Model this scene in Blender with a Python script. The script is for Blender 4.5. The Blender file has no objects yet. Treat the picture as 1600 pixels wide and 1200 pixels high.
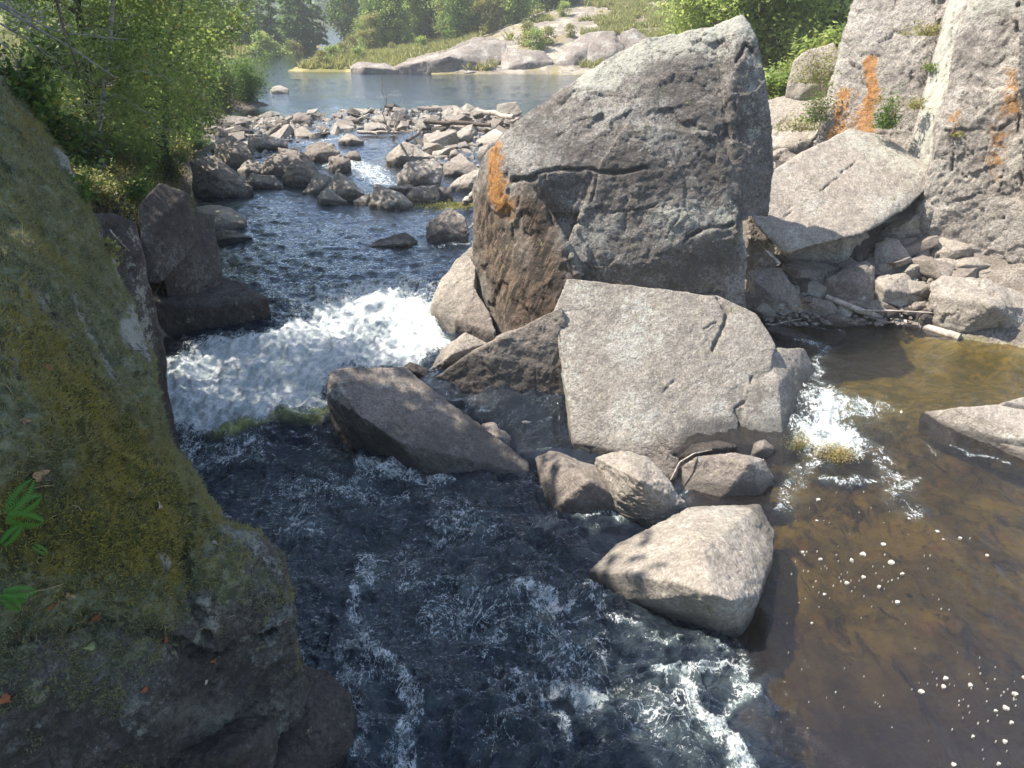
import bpy, bmesh, math, random
import numpy as np
from mathutils import Vector, Matrix
from mathutils.bvhtree import BVHTree
# ------------------------------------------------------------------ camera, sky, sun, exposure
scn = bpy.context.scene
col = scn.collection
FPX, PITCH, CAMZ = 1200.0, math.radians(26.0), 4.6
cam = bpy.data.objects.new("camera", bpy.data.cameras.new("camera"))
col.objects.link(cam)
cam.location = (0, 0, CAMZ)
cam.rotation_euler = (math.radians(90) - PITCH, 0, 0)
cam.data.sensor_width = 36.0
cam.data.lens = 36.0 * FPX / 1600.0
cam.data.clip_start, cam.data.clip_end = 0.1, 6000
scn.camera = cam
SUN_EL, SUN_AZ = math.radians(57), math.radians(-84)       # azimuth measured clockwise from +Y: behind-left
world = bpy.data.worlds.new("World"); scn.world = world; world.use_nodes = True
wn = world.node_tree.nodes; wl = world.node_tree.links
sky = wn.new("ShaderNodeTexSky"); sky.sky_type = 'NISHITA'; sky.sun_disc = False
sky.sun_elevation = SUN_EL; sky.sun_rotation = SUN_AZ
sky.air_density = 1.0; sky.dust_density = 1.0; sky.ozone_density = 1.0
wl.new(sky.outputs[0], wn["Background"].inputs[0]); wn["Background"].inputs[1].default_value = 0.12
sun = bpy.data.objects.new("sun", bpy.data.lights.new("sun", 'SUN')); col.objects.link(sun)
sun.data.energy = 5.0; sun.data.angle = math.radians(0.5); sun.data.color = (1.0, 0.93, 0.82)
sd = Vector((math.sin(SUN_AZ) * math.cos(SUN_EL), math.cos(SUN_AZ) * math.cos(SUN_EL), math.sin(SUN_EL)))
sun.rotation_euler = sd.to_track_quat('Z', 'Y').to_euler()
scn.view_settings.view_transform = 'Standard'; scn.view_settings.look = 'None'
scn.view_settings.gamma = 1; scn.view_settings.exposure = 1.38
scn.cycles.max_bounces = 6; scn.cycles.diffuse_bounces = 3; scn.cycles.glossy_bounces = 3
scn.cycles.transparent_max_bounces = 12; scn.cycles.volume_bounces = 0
scn.cycles.caustics_reflective = False; scn.cycles.caustics_refractive = False
scn.cycles.sample_clamp_indirect = 6

# ------------------------------------------------------------------ numpy noise
def _h(ix, iy, iz, s):
    h = (ix.astype(np.uint32) * np.uint32(374761393)) ^ (iy.astype(np.uint32) * np.uint32(668265263)) ^ (iz.astype(np.uint32) * np.uint32(2246822519)) ^ np.uint32((s * 3266489917) & 0xffffffff)
    h ^= h >> np.uint32(13); h *= np.uint32(1274126177); h ^= h >> np.uint32(16); h *= np.uint32(2654435769); h ^= h >> np.uint32(15)
    return h
def _hf(ix, iy, iz, s): return _h(ix, iy, iz, s).astype(np.float32) * np.float32(1 / 4294967295.0)
def vnoise(P, s=0):
    P = np.asarray(P, dtype=np.float32)
    F = np.floor(P); f = P - F; I = F.astype(np.int64); f = f * f * f * (f * (f * 6 - 15) + 10)
    x, y, z = f[:, 0], f[:, 1], f[:, 2]; X, Y, Z = I[:, 0], I[:, 1], I[:, 2]
    def L(a, b, t): return a + (b - a) * t
    r = L(L(L(_hf(X, Y, Z, s), _hf(X + 1, Y, Z, s), x), L(_hf(X, Y + 1, Z, s), _hf(X + 1, Y + 1, Z, s), x), y),
          L(L(_hf(X, Y, Z + 1, s), _hf(X + 1, Y, Z + 1, s), x), L(_hf(X, Y + 1, Z + 1, s), _hf(X + 1, Y + 1, Z + 1, s), x), y), z)
    return r * 2 - 1
_R = np.array([[0.36, 0.48, -0.8], [-0.8, 0.6, 0.0], [0.48, 0.64, 0.6]], dtype=np.float32)
def fbm(P, o=4, s=0, g=0.5, ridged=False):
    P = np.asarray(P, dtype=np.float32); r = 0; a = 1.0; t = 0
    for k in range(o):
        n = vnoise(P, s + k * 17)
        if ridged: n = 1 - 2 * np.abs(n)
        r = r + a * n; t += a; a *= g; P = (P @ _R) * 2.03 + 3.7
    return r / t
def worley(P, s=0):
    P = np.asarray(P, dtype=np.float32); I = np.floor(P).astype(np.int64); N = len(P)
    F1 = np.full(N, 9.0, np.float32); F2 = np.full(N, 9.0, np.float32); C = np.zeros((N, 3), np.float32); R = np.zeros((N, 4), np.float32)
    for dx in (-1, 0, 1):
        for dy in (-1, 0, 1):
            for dz in (-1, 0, 1):
                a, b, c = I[:, 0] + dx, I[:, 1] + dy, I[:, 2] + dz
                r = [_hf(a, b, c, s + k) for k in range(7)]
                q = np.stack([a + r[0], b + r[1], c + r[2]], 1).astype(np.float32)
                d = np.linalg.norm(q - P, axis=1); m = d < F1
                F2 = np.where(m, F1, np.minimum(F2, d)); F1 = np.where(m, d, F1)
                C[m] = q[m]; R[m] = np.stack(r[3:7], 1)[m]
    return F1, F2, C, R
def sstep(a, b, x):
    t = np.clip((x - a) / (b - a), 0, 1); return t * t * (3 - 2 * t)

# ------------------------------------------------------------------ from a picture position to a place
cP, sP = math.cos(PITCH), math.sin(PITCH)
def ray(u, v):
    dx, dy = (u - 800) / FPX, (600 - v) / FPX
    y = cP + dy * sP; return (dx / y, 1.0, (dy * cP - sP) / y)
def D(u, v, Y):
    r = ray(u, v); return Vector((r[0] * Y, Y, CAMZ + r[2] * Y))
def Zp(u, v, z):
    r = ray(u, v); return D(u, v, (z - CAMZ) / r[2])
def S(u, v, Y0, z0, sy):                       # on a plane rising away from the viewer
    r = ray(u, v); Y = (z0 - sy * Y0 - CAMZ) / (r[2] - sy); return D(u, v, Y)
def W(x, y):                                   # water level
    x = np.asarray(x, dtype=np.float64); y = np.asarray(y, dtype=np.float64)
    main = np.interp(y, [0, 9.6, 10.5, 11.2, 12.8, 15.5, 18, 24, 30, 36, 40], [-1.72, -1.7, -1.66, -1.3, -.95, -.64, -.57, -.47, -.28, -.04, 0])
    right = np.interp(y, [0, 5, 6.5, 9.8, 10.6, 11.3, 15, 20], [-1.62, -1.6, -1.52, -1.45, -1.32, -1.04, -1.0, -.52])
    right = np.where(y > 20, main, right)
    xb = np.interp(y, [4, 4.8, 6, 6.6, 7.8, 9.4, 11, 14, 17], [1.75, 1.95, 2.5, 2.6, 2.2, 2.3, 2.6, 3, 4])
    t = sstep(-.12, .3, x - xb)
    return main * (1 - t) + right * t
def onwater(u, v, dz=0.0):
    p = Zp(u, v, -0.8)
    for _ in range(12):
        z = float(W(p.x, p.y)) * .5 + (p.z - dz) * .5; p = Zp(u, v, z + dz)
    return p
def polysd(px, py, poly):
    poly = np.array([(p[0], p[1]) for p in poly]); n = len(poly)
    d = np.full(px.shape, 1e9); ins = np.zeros(px.shape, bool)
    for i in range(n):
        ax, ay = poly[i]; bx, by = poly[(i + 1) % n]; ex, ey = bx - ax, by - ay
        t = np.clip(((px - ax) * ex + (py - ay) * ey) / (ex * ex + ey * ey + 1e-12), 0, 1)
        d = np.minimum(d, np.hypot(px - ax - t * ex, py - ay - t * ey))
        c = ((ay > py) != (by > py)) & (px < (bx - ax) * (py - ay) / ((by - ay) if by != ay else 1e-9) + ax)
        ins ^= c
    return np.where(ins, -d, d)
def linesd(P, pts):
    P = np.asarray(P); d = np.full(len(P), 1e9)
    for a, b in zip(pts[:-1], pts[1:]):
        a = np.array(a)[:P.shape[1]]; b = np.array(b)[:P.shape[1]]; e = b - a
        t = np.clip(((P - a) @ e) / (e @ e + 1e-12), 0, 1)
        d = np.minimum(d, np.linalg.norm(P - a - t[:, None] * e, axis=1))
    return d

# ------------------------------------------------------------------ objects and properties
def tag(o, label=None, cat=None, group=None, kind=None):
    for k, v in (('label', label), ('category', cat), ('group', group), ('kind', kind)):
        if v: o[k] = v
    return o
def link(name, me, mat=None, parent=None, loc=None):
    o = bpy.data.objects.new(name, me); col.objects.link(o)
    if mat and me is not None and not len(me.materials): me.materials.append(mat)
    if parent: o.parent = parent
    if loc is not None: o.location = loc
    return o
def empty(name, loc):
    o = bpy.data.objects.new(name, None); col.objects.link(o); o.location = loc; o.empty_display_size = .2; return o
def np_mesh(name, V, F, attrs=None, smooth=True):
    V = np.ascontiguousarray(V, dtype=np.float32); F = np.asarray(F, dtype=np.int32)
    me = bpy.data.meshes.new(name); n, k = F.shape
    me.vertices.add(len(V)); me.vertices.foreach_set('co', V.ravel())
    me.loops.add(n * k); me.loops.foreach_set('vertex_index', F.ravel())
    me.polygons.add(n); me.polygons.foreach_set('loop_start', np.arange(0, n * k, k, dtype=np.int32))
    me.polygons.foreach_set('use_smooth', np.full(n, smooth)); me.update(calc_edges=True)
    for a, val in (attrs or {}).items(): set_attr(me, a, val)
    return me
def set_attr(me, name, val):
    at = me.attributes.get(name) or me.attributes.new(name, 'FLOAT', 'POINT')
    at.data.foreach_set('value', np.ascontiguousarray(val, dtype=np.float32))
def coords(me):
    a = np.empty(len(me.vertices) * 3, np.float32); me.vertices.foreach_get('co', a); return a.reshape(-1, 3)
def normals(me):
    a = np.empty(len(me.vertices) * 3, np.float32); me.vertices.foreach_get('normal', a); return a.reshape(-1, 3)

# ------------------------------------------------------------------ node helper
class NT:
    def __init__(s, name):
        s.m = bpy.data.materials.new(name); s.m.use_nodes = True; s.t = s.m.node_tree; s.t.nodes.clear()
        s.out = s.n('OutputMaterial')
    def n(s, ty, **kw):
        x = s.t.nodes.new('ShaderNode' + ty)
        for k, v in kw.items(): setattr(x, k, v)
        return x
    def set(s, sock, v):
        if v is None: return
        if isinstance(v, bpy.types.NodeSocket): s.t.links.new(v, sock)
        elif isinstance(v, (tuple, list)) and len(v) == 3 and sock.type == 'RGBA': sock.default_value = (*v, 1)
        else: sock.default_value = v
    def pos(s, kind='Object'): return s.n('TexCoord').outputs[kind]
    def noise(s, vec, scale, detail=4, rough=.55, dist=0, out=0):
        x = s.n('TexNoise'); s.set(x.inputs['Vector'], vec); s.set(x.inputs['Scale'], scale); s.set(x.inputs['Detail'], detail)
        s.set(x.inputs['Roughness'], rough); s.set(x.inputs['Distortion'], dist); return x.outputs[out]
    def vor(s, vec, scale, feature='F1', out=0, rnd=1):
        x = s.n('TexVoronoi', feature=feature); s.set(x.inputs['Vector'], vec); s.set(x.inputs['Scale'], scale); s.set(x.inputs['Randomness'], rnd); return x.outputs[out]
    def math(s, op, a, b=0.0, c=None):
        x = s.n('Math', operation=op); s.set(x.inputs[0], a); s.set(x.inputs[1], b)
        if c is not None: s.set(x.inputs[2], c)
        return x.outputs[0]
    def step(s, v, a, b):
        x = s.n('MapRange', interpolation_type='SMOOTHSTEP'); s.set(x.inputs[0], v); s.set(x.inputs[1], a); s.set(x.inputs[2], b); return x.outputs[0]
    def rng(s, v, a, b, c, d):
        x = s.n('MapRange'); s.set(x.inputs[0], v); s.set(x.inputs[1], a); s.set(x.inputs[2], b); s.set(x.inputs[3], c); s.set(x.inputs[4], d); return x.outputs[0]
    def mix(s, f, a, b, mode='MIX'):
        x = s.n('Mix', data_type='RGBA', blend_type=mode); s.set(x.inputs[0], f); s.set(x.inputs[6], a); s.set(x.inputs[7], b); return x.outputs[2]
    def attr(s, name): return s.n('Attribute', attribute_name=name).outputs['Fac']
    def scale(s, vec, v):
        x = s.n('VectorMath', operation='MULTIPLY'); s.set(x.inputs[0], vec); x.inputs[1].default_value = v; return x.outputs[0]
    def bump(s, h, dist, strength=1.0, nrm=None):
        x = s.n('Bump'); s.set(x.inputs['Height'], h); s.set(x.inputs['Distance'], dist); s.set(x.inputs['Strength'], strength)
        if nrm: s.set(x.inputs['Normal'], nrm)
        return x.outputs[0]
    def bsdf(s, c, rough=.8, nrm=None, spec=.3, ty='BsdfPrincipled'):
        x = s.n(ty); s.set(x.inputs['Base Color'], c); s.set(x.inputs['Roughness'], rough); s.set(x.inputs['Specular IOR Level'], spec)
        if nrm: s.set(x.inputs['Normal'], nrm)
        return x.outputs[0]
    def mixs(s, f, a, b):
        x = s.n('MixShader'); s.set(x.inputs[0], f); s.set(x.inputs[1], a); s.set(x.inputs[2], b); return x.outputs[0]
    def end(s, sh): s.t.links.new(sh, s.out.inputs[0]); return s.m

def rock_mat(name, ca, cb, cdark, clich=(.55, .56, .50), dark=.5, lich=.3, stria=False, rough=.85, bump=1.0, wet=False, moss=0.0):
    t = NT(name); p = t.pos()
    big = t.noise(p, .8, 6, .6); med = t.noise(p, 4.5, 8, .65); fin = t.noise(p, 30, 5, .7); gr = t.vor(p, 80)
    c = t.mix(t.step(big, .42, .58), ca, cb)
    c = t.mix(t.math('MULTIPLY', t.step(t.noise(p, 1.5, 7, .7, .4), .56, .42), .38), c, tuple(x * .55 for x in ca))
    c = t.mix(t.math('MULTIPLY', t.step(t.noise(p, 1.9, 9, .74, .5), .55 - .07 * dark, .62 - .05 * dark), .35 + .5 * dark), c, cdark)
    c = t.mix(t.math('MULTIPLY', t.step(med, .46, .58), .5), c, tuple(x * 1.3 for x in ca))
    c = t.mix(t.math('MULTIPLY', t.step(t.noise(p, 7, 8, .78, .6), .52, .57), .45 + .35 * dark), c, cdark)
    f2 = t.math('ADD', t.noise(p, 8.5, 10, .8, .4), t.math('MULTIPLY', t.math('SUBTRACT', big, .5), .9))
    c = t.mix(t.math('MULTIPLY', t.step(f2, .60 - .13 * lich, .63 - .11 * lich), .75), c, clich)
    c = t.mix(t.math('MULTIPLY', t.step(t.noise(p, 24, 6, .85), .51, .57), .5 + .3 * dark), c, tuple(x * .7 for x in cdark))
    c = t.mix(t.math('MULTIPLY', t.step(gr, .25, .05), t.rng(med, .4, .6, 0, .7)), c, tuple(min(1, x * 1.7) for x in ca))
    c = t.mix(t.math('MULTIPLY', t.step(t.noise(p, 13, 7, .85, .3), .53, .57), .5), c, tuple(min(1, x * 1.35) for x in cb))
    c = t.mix(t.rng(fin, .40, .62, 0, .5), c, tuple(x * .45 for x in ca))
    c = t.mix(1.0, c, (.86, .86, .86), 'MULTIPLY')
    if stria:
        mp = t.n('Mapping'); t.set(mp.inputs[0], p); mp.inputs['Rotation'].default_value = (0, math.radians(-24), 0)
        w = t.noise(t.scale(mp.outputs[0], (2.0, 1.6, .20)), 4.5, 8, .72, .3)
        c = t.mix(t.math('MULTIPLY', t.attr('stria'), .8), c, t.mix(fin, (.10, .065, .04), (.24, .16, .105)))
        c = t.mix(t.math('MULTIPLY', t.attr('stria'), t.step(w, .44, .56)), c, (.035, .026, .02))
        c = t.mix(t.math('MULTIPLY', t.attr('stria'), t.step(w, .42, .28)), c, (.26, .17, .10))
    # stains, lichen and darkened patches that sit in places of their own
    nn = t.math('ADD', t.math('MULTIPLY_ADD', t.noise(p, 4, 8, .8), 3.0, -1.5), t.math('MULTIPLY_ADD', t.noise(p, 20, 6, .85), 2.2, -1.1))
    o = t.step(t.math('ADD', t.attr('orange'), nn), .35, .6)
    c = t.mix(t.math('MULTIPLY', o, t.math('MULTIPLY', t.rng(t.noise(p, 34, 6, .85), .44, .54, .62, 1), t.rng(t.noise(p, 6, 5, .7), .40, .52, .85, 1))), c, t.mix(t.step(t.noise(p, 14, 6, .85), .42, .56), (.28, .09, .012), (.42, .20, .03)))
    pl = t.step(t.math('ADD', t.attr('pale'), nn), .35, .75)
    c = t.mix(t.math('MULTIPLY', pl, .8), c, t.mix(t.noise(p, 11, 6), (.50, .48, .42), (.33, .34, .28)))
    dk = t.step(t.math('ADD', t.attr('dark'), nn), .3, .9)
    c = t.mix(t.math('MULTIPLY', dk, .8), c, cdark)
    ms = t.step(t.math('ADD', t.attr('moss'), nn), .3, .6)
    mc = t.mix(t.step(t.noise(p, 3, 5), .45, .6), (.10, .105, .025), (.24, .195, .03)); mc = t.mix(t.step(t.noise(p, 22, 6, .8), .5, .58), mc, (.035, .035, .012))
    mc = t.mix(t.step(t.math('ADD', t.attr('yel'), t.math('MULTIPLY', nn, .6)), .25, .7), t.mix(t.step(t.noise(p, 6, 7, .75), .44, .58), (.10, .11, .06), (.28, .29, .18)), mc)
    c = t.mix(ms, c, mc)
    crk = t.vor(t.mix(.12, p, t.noise(p, 3, 4, out=1)), 1.3, 'DISTANCE_TO_EDGE')
    h = t.math('ADD', t.math('MULTIPLY', fin, .45), t.math('MULTIPLY', med, .8))
    h = t.math('ADD', h, t.math('MULTIPLY', t.noise(p, 80, 4, .7), .26))
    h = t.math('ADD', h, t.math('MULTIPLY', t.vor(p, 26), .12))
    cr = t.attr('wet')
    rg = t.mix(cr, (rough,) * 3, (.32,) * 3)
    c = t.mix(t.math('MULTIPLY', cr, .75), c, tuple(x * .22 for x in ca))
    nb = t.bump(h, .05 * bump, .9)
    b = t.bsdf(c, rg, nb, .35)
    return t.end(b)
# ------------------------------------------------------------------ land and water
def px2(l, f=onwater): return [tuple(f(u, v))[:2] for u, v in l]
LBANK = [(-6.0, -3), (-5.2, 3), (-4.4, 5.0), (-4.3, 7.2)] + px2([(250, 690), (242, 600), (240, 545), (325, 515), (335, 440), (318, 375), (300, 300), (300, 250), (325, 210), (352, 182), (415, 165)]) + [(-17, 48), (-30, 55), (-90, 50), (-90, 1)]
RBANK = px2([(1700, 560), (1600, 545), (1500, 530), (1450, 508), (1380, 497), (1260, 488), (1150, 500)]) + [(3.4, 15.5), (2.0, 18), (0.4, 21.5), (-1.0, 25), (0.5, 31), (2.5, 37), (3.5, 41.5), (9, 44), (12, 52), (9, 60), (5, 64.5), (-5.6, 65.5), (-13, 67.5), (-18.4, 68), (-19.0, 71), (-18.6, 78), (-18.8, 86), (-21.6, 100), (-24, 118), (-34, 175), (-46, 230), (300, 230), (300, 8)]
FLEFT = [(-110, 84), (-29.5, 89), (-25, 94), (-23.6, 101), (-26, 114), (-46, 172), (-110, 185)]
HILL = [(-900, 272), (900, 272), (900, 2500), (-900, 2500)]
def H(x, y, detail=True):
    x = np.asarray(x, float).ravel(); y = np.asarray(y, float).ravel()
    w = W(x, y)
    depth = np.where(x > np.interp(y, [4, 6, 9, 14], [2.4, 2.8, 2.6, 3]), .48, .85)
    depth = np.where(y > 20, np.where(y > 44, 1.6, .28), depth)
    P = np.stack([x, y, x * 0], 1)
    n1 = fbm(P * .45, 4, 5); n2 = fbm(P * 2.2, 3, 9); rd = fbm(P * .9, 4, 31, ridged=True)
    z = w - depth + .12 * n1 + .05 * n2
    # gravel bar between the pools
    bar = np.exp(-((y - 37.5) / 3.6) ** 2) * .22 + np.exp(-((y - 30) / 3.5) ** 2) * .10
    z = z + np.where(y < 46, bar + .16 * n1 * sstep(22, 27, y), 0)
    def land(poly, slope, hmax, und=.25, off=.05):
        d = -polysd(x, y, poly)
        d = d + (.6 * n1) * sstep(8, 30, y) + .25 * n2 * sstep(4, 20, y)
        h = np.where(d > 0, hmax * (1 - np.exp(-np.maximum(d, 0) * slope / hmax)), d * .8)
        return w + off + h + und * n1 * sstep(0, 3, d), d
    zl, dl = land(LBANK, np.interp(y, [8, 14, 20, 30, 45], [2.6, 1.9, 1.0, .5, .3]), np.interp(y, [0, 8, 14, 20, 30, 45], [5.2, 4.4, 4.0, 3.6, 2.6, 1.6]))
    zl = zl + np.maximum(dl, 0) * .1
    rs = np.interp(y, [0, 13, 18, 30, 45, 60], [.5, .42, .40, .30, .22, .11]); rs = rs + .13 * sstep(-9, 8, x) * sstep(50, 66, y)
    zr, dr = land(RBANK, rs, np.where(y > 50, 12.0, 5.0), .2)
    zf, df = land(FLEFT, .18, 6.0, .3); zh, dh = land(HILL, .22, 70.0, 2.0)
    z = np.maximum.reduce([z, zl, zr, zf, zh])
    return z, dict(dl=dl, dr=dr, df=df, dh=dh, n1=n1, n2=n2, w=w)
def ground(x, y): return float(H(np.array([x]), np.array([y]))[0][0])

def fan(y, k0, k1, nx):
    s = np.linspace(-1, 1, nx); s = np.sign(s) * np.abs(s) ** 1.0
    X = (k0 + k1 * y)[:, None] * s[None, :]; Y = np.repeat(y[:, None], nx, 1); return X, Y
def quads(ny, nx):
    i = np.arange(ny * nx).reshape(ny, nx); return np.stack([i[:-1, :-1], i[:-1, 1:], i[1:, 1:], i[1:, :-1]], -1).reshape(-1, 4)

# ground sheet ------------------------------------------------
def build_ground():
    y = 1.5 * (2600 / 1.5) ** np.linspace(0, 1, 760); X, Y = fan(y, 3.0, 1.35, 420)
    z, m = H(X, Y); x, yy = X.ravel(), Y.ravel()
    P = np.stack([x, yy, z], 1)
    z2 = z + .05 * fbm(P * 5, 3, 77) * np.where(yy < 50, 1, 0) + .1 * fbm(P * 1.7, 3, 79) * (m['dl'] > .2)
    V = np.stack([x, yy, z2], 1)
    leftd = sstep(0, .6, m['dl']); far = sstep(50, 60, yy)
    rockf = sstep(-7, 2, x + 4 * m['n1']) * sstep(62, 66, yy) * (m['dr'] > -.5) * sstep(150, 110, yy)
    return np_mesh('ground', V, quads(*X.shape), dict(
        soil=leftd * (1 - far), bare=np.clip(rockf, 0, 1), veg=far * (1 - rockf), under=sstep(.05, -.12, z - m['w']),
        green=sstep(10.2, 11.6, yy) * (x > 3) * sstep(18, 16, yy), farf=sstep(170, 260, yy)))
t = NT('ground_gravel_and_soil'); p = t.pos('Object')
n = t.noise(p, 3, 8, .65); nf = t.noise(p, 22, 6, .7)
c = t.mix(t.step(n, .4, .6), (.17, .145, .12), (.27, .24, .205)); c = t.mix(t.step(nf, .45, .6), c, (.10, .085, .07))
c = t.mix(t.attr('soil'), c, t.mix(t.step(t.noise(p, 6, 8, .7), .45, .62), (.035, .027, .018), (.085, .062, .035)))
gv = t.mix(t.step(t.noise(p, .35, 7, .6), .44, .58), (.16, .15, .05), (.34, .27, .13))
c = t.mix(t.attr('veg'), c, gv)
c = t.mix(t.attr('farf'), c, (.03, .045, .02))
br = t.mix(t.step(t.noise(p, .5, 8, .62), .42, .56), (.34, .30, .25), (.20, .175, .15))
br = t.mix(t.step(t.noise(p, 1.4, 8, .75), .52, .58), br, (.14, .12, .09))
br = t.mix(t.step(t.noise(p, .33, 9, .66, .5), .52, .60), br, t.mix(nf, (.15, .13, .06), (.26, .22, .12)))
c = t.mix(t.attr('bare'), c, br)
bed = t.mix(t.step(t.noise(p, .9, 7, .65, .8), .40, .62), (.11, .09, .034), (.28, .225, .075))
bed = t.mix(t.step(t.noise(p, 2.2, 6, .7), .54, .68), bed, (.22, .13, .055))
bed = t.mix(t.step(t.noise(t.scale(p, (1.6, .8, 1)), 1.6, 7, .7, 1.2), .50, .66), bed, (.035, .028, .012))
bed = t.mix(t.attr('green'), bed, t.mix(t.step(t.noise(t.scale(p, (1, 1.8, 1)), 2.6, 7, .7, 1.0), .42, .60), (.20, .20, .04), (.40, .34, .10)))
c = t.mix(t.attr('under'), c, bed)
GROUND_M = t.end(t.bsdf(c, .9, t.bump(t.math('ADD', n, t.math('MULTIPLY', nf, .4)), .08), .2))
g = link('ground', build_ground(), GROUND_M); tag(g, kind='structure')

# water ------------------------------------------------
WT = lambda l: px2(l)
def build_water():
    y = np.concatenate([np.arange(2.6, 4.2, .035), 4.2 * (46 / 4.2) ** np.linspace(0, 1, 900)[1:], 46 * (900 / 46) ** np.linspace(0, 1, 120)[1:]])
    X, Y = fan(y, 1.6, .78, 820)
    x, yy = X.ravel(), Y.ravel(); N = len(x); w = W(x, yy)
    P = np.stack([x, yy, x * 0], 1)
    wob = np.stack([fbm(P * 1.1, 3, 50), fbm(P * 1.1, 3, 60)], 1); wob2 = np.stack([fbm(P * 4.5, 3, 51), fbm(P * 4.5, 3, 61)], 1)
    Q = P[:, :2] + .30 * wob + .10 * wob2
    near = (yy < 20)
    foam = np.zeros(N)
    def area(px, soft, val):
        nonlocal foam
        d = polysd(Q[:, 0], Q[:, 1], WT(px)); foam = np.maximum(foam, val * sstep(soft, -soft, d))
    def stroke(px, wd, val):
        nonlocal foam
        d = linesd(Q, WT(px)); foam = np.maximum(foam, val * .95 * sstep(wd * 1.1, wd * .1, d))
    area([(500, 470), (600, 455), (672, 470), (690, 520), (690, 548), (640, 572), (520, 578), (505, 610), (520, 655), (430, 652), (355, 668), (310, 690), (250, 690), (238, 640), (252, 580), (330, 545), (430, 530), (470, 500)], .34, 1.32)
    area([(450, 470), (560, 440), (680, 428), (700, 500), (620, 520), (470, 520)], .5, .62)
    area([(240, 690), (330, 690), (420, 680), (400, 740), (300, 750)], .3, .50)
    stroke([(300, 745), (360, 720), (395, 695)], .22, .62)
    stroke([(560, 728), (620, 745), (682, 752)], .26, .78)
    stroke([(590, 850), (588, 900), (570, 960), (585, 1000), (615, 1040), (618, 1110), (612, 1170), (640, 1230)], .21, .60)
    stroke([(560, 1000), (545, 1080), (560, 1180)], .22, .52)
    stroke([(800, 935), (840, 945), (870, 960)], .24, .72)
    stroke([(905, 945), (960, 980), (1040, 1000)], .16, .52)
    stroke([(790, 1060), (830, 1090), (870, 1130), (900, 1190)], .15, .62)
    stroke([(880, 1085), (930, 1090), (960, 1112), (915, 1118)], .20, .80)
    stroke([(1020, 1050), (1080, 1062), (1175, 1045)], .13, .72)
    stroke([(1050, 1060), (1075, 1110), (1115, 1150), (1140, 1200)], .17, .74)
    stroke([(640, 1180), (690, 1195)], .18, .75)
    stroke([(400, 1010), (450, 1000), (470, 1040)], .2, .62)
    stroke([(900, 800), (960, 815), (1010, 820)], .16, .55)
    stroke([(1060, 780), (1010, 800)], .12, .6)
    area([(360, 760), (560, 720), (800, 780), (950, 900), (1160, 1010), (1130, 1220), (440, 1220), (440, 900)], .5, .30); foam = np.where(foam < .37, foam * (.78 + .55 * sstep(-.2, .35, fbm(P * 1.3 + 3, 3, 33))), foam)
    stroke([(1168, 1000), (1178, 1045), (1135, 1110), (1130, 1200)], .10, .62)
    # right hand cascade
    area([(1262, 600), (1315, 612), (1392, 650), (1325, 668), (1350, 700), (1330, 716), (1262, 712), (1235, 690)], .30, .86); stroke([(1290, 705), (1255, 740), (1235, 790)], .3, .42); stroke([(1340, 690), (1400, 745), (1420, 790)], .3, .38)
    stroke([(1215, 520), (1290, 545), (1270, 590), (1330, 615)], .3, .42)
    stroke([(1370, 725), (1410, 740), (1395, 760)], .12, .55); stroke([(1290, 745), (1380, 742)], .16, .45)
    stroke([(1475, 692), (1510, 712), (1565, 728)], .06, .6)
    stroke([(1225, 512), (1310, 520)], .1, .5)
    # small rapids and sun glints among the stones
    area([(520, 232), (560, 246), (600, 262), (620, 285), (600, 292), (570, 282), (545, 268), (505, 262)], .5, .60)
    stroke([(520, 200), (530, 215), (470, 225)], .5, .42); stroke([(620, 320), (660, 335), (700, 325)], .5, .35)  # second stroke paints sun glints as white foam
    stroke([(655, 385), (740, 378)], .3, .45)
    area([(380, 390), (660, 300), (740, 380), (690, 430), (430, 440)], .8, .22)
    # waves
    rough = np.interp(yy, [0, 10.2, 11.2, 13, 15, 18, 24, 28, 34, 42, 60], [1, 1, 1.5, 1.2, .75, .5, .3, .35, .2, .12, .10])
    xb = np.interp(yy, [4, 4.8, 6, 6.6, 7.8, 9.4, 11, 14, 17], [1.75, 1.95, 2.5, 2.6, 2.2, 2.3, 2.6, 3, 4])
    rt = sstep(-.25, .45, x + .9 * wob[:, 0] + .2 * wob2[:, 0] - xb) * (yy < 19)
    rough = rough * (1 - rt) + rt * np.interp(yy, [0, 9, 10, 10.6, 11.4, 14], [.16, .2, .4, .7, .22, .14])
    A = np.stack([Q[:, 0] * 1.2 + .2 * Q[:, 1], Q[:, 1] * 1.5, P[:, 2]], 1)
    B = np.stack([P[:, 0] + .3 * wob[:, 0], P[:, 1] * 1.3 + .3 * wob[:, 1], P[:, 2]], 1)
    h = .17 * fbm(A * .8, 3, 11) + .10 * fbm(B * 2.3, 3, 12, ridged=True) + .026 * fbm(B * 8, 2, 14, ridged=True)
    calmp = .45 + .75 * sstep(-.25, .35, fbm(P * .55 + 9, 3, 19)); h = h * np.where(yy < 10.4, calmp, 1)
    h = h * rough * (1 - .55 * foam * (yy > 10))
    h = h + (.15 * fbm(A * 1.6, 3, 95) + .10 * (.3 + fbm(P * 6, 5, 90, .68))) * np.minimum(foam, 1) * np.where(yy < 20, 1, .4)
    # the standing wave under the chute and the edge of the side flow
    z = w + h
    for pxs, amp, wd in (([(300, 700), (400, 672), (520, 668), (600, 700)], .16, .35), ([(380, 730), (470, 740), (560, 790)], .12, .4), ([(820, 930), (900, 960), (1050, 1010)], .10, .35), ([(1060, 1050), (1170, 1040)], .08, .2)):
        d = linesd(Q, WT(pxs)); z = z + amp * np.exp(-(d / wd) ** 2)
    d = linesd(Q, WT([(560, 800), (640, 870), (700, 1000), (720, 1150)])); z = z - .10 * np.exp(-(d / .45) ** 2)
    bz, m = H(x, yy)
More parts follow.
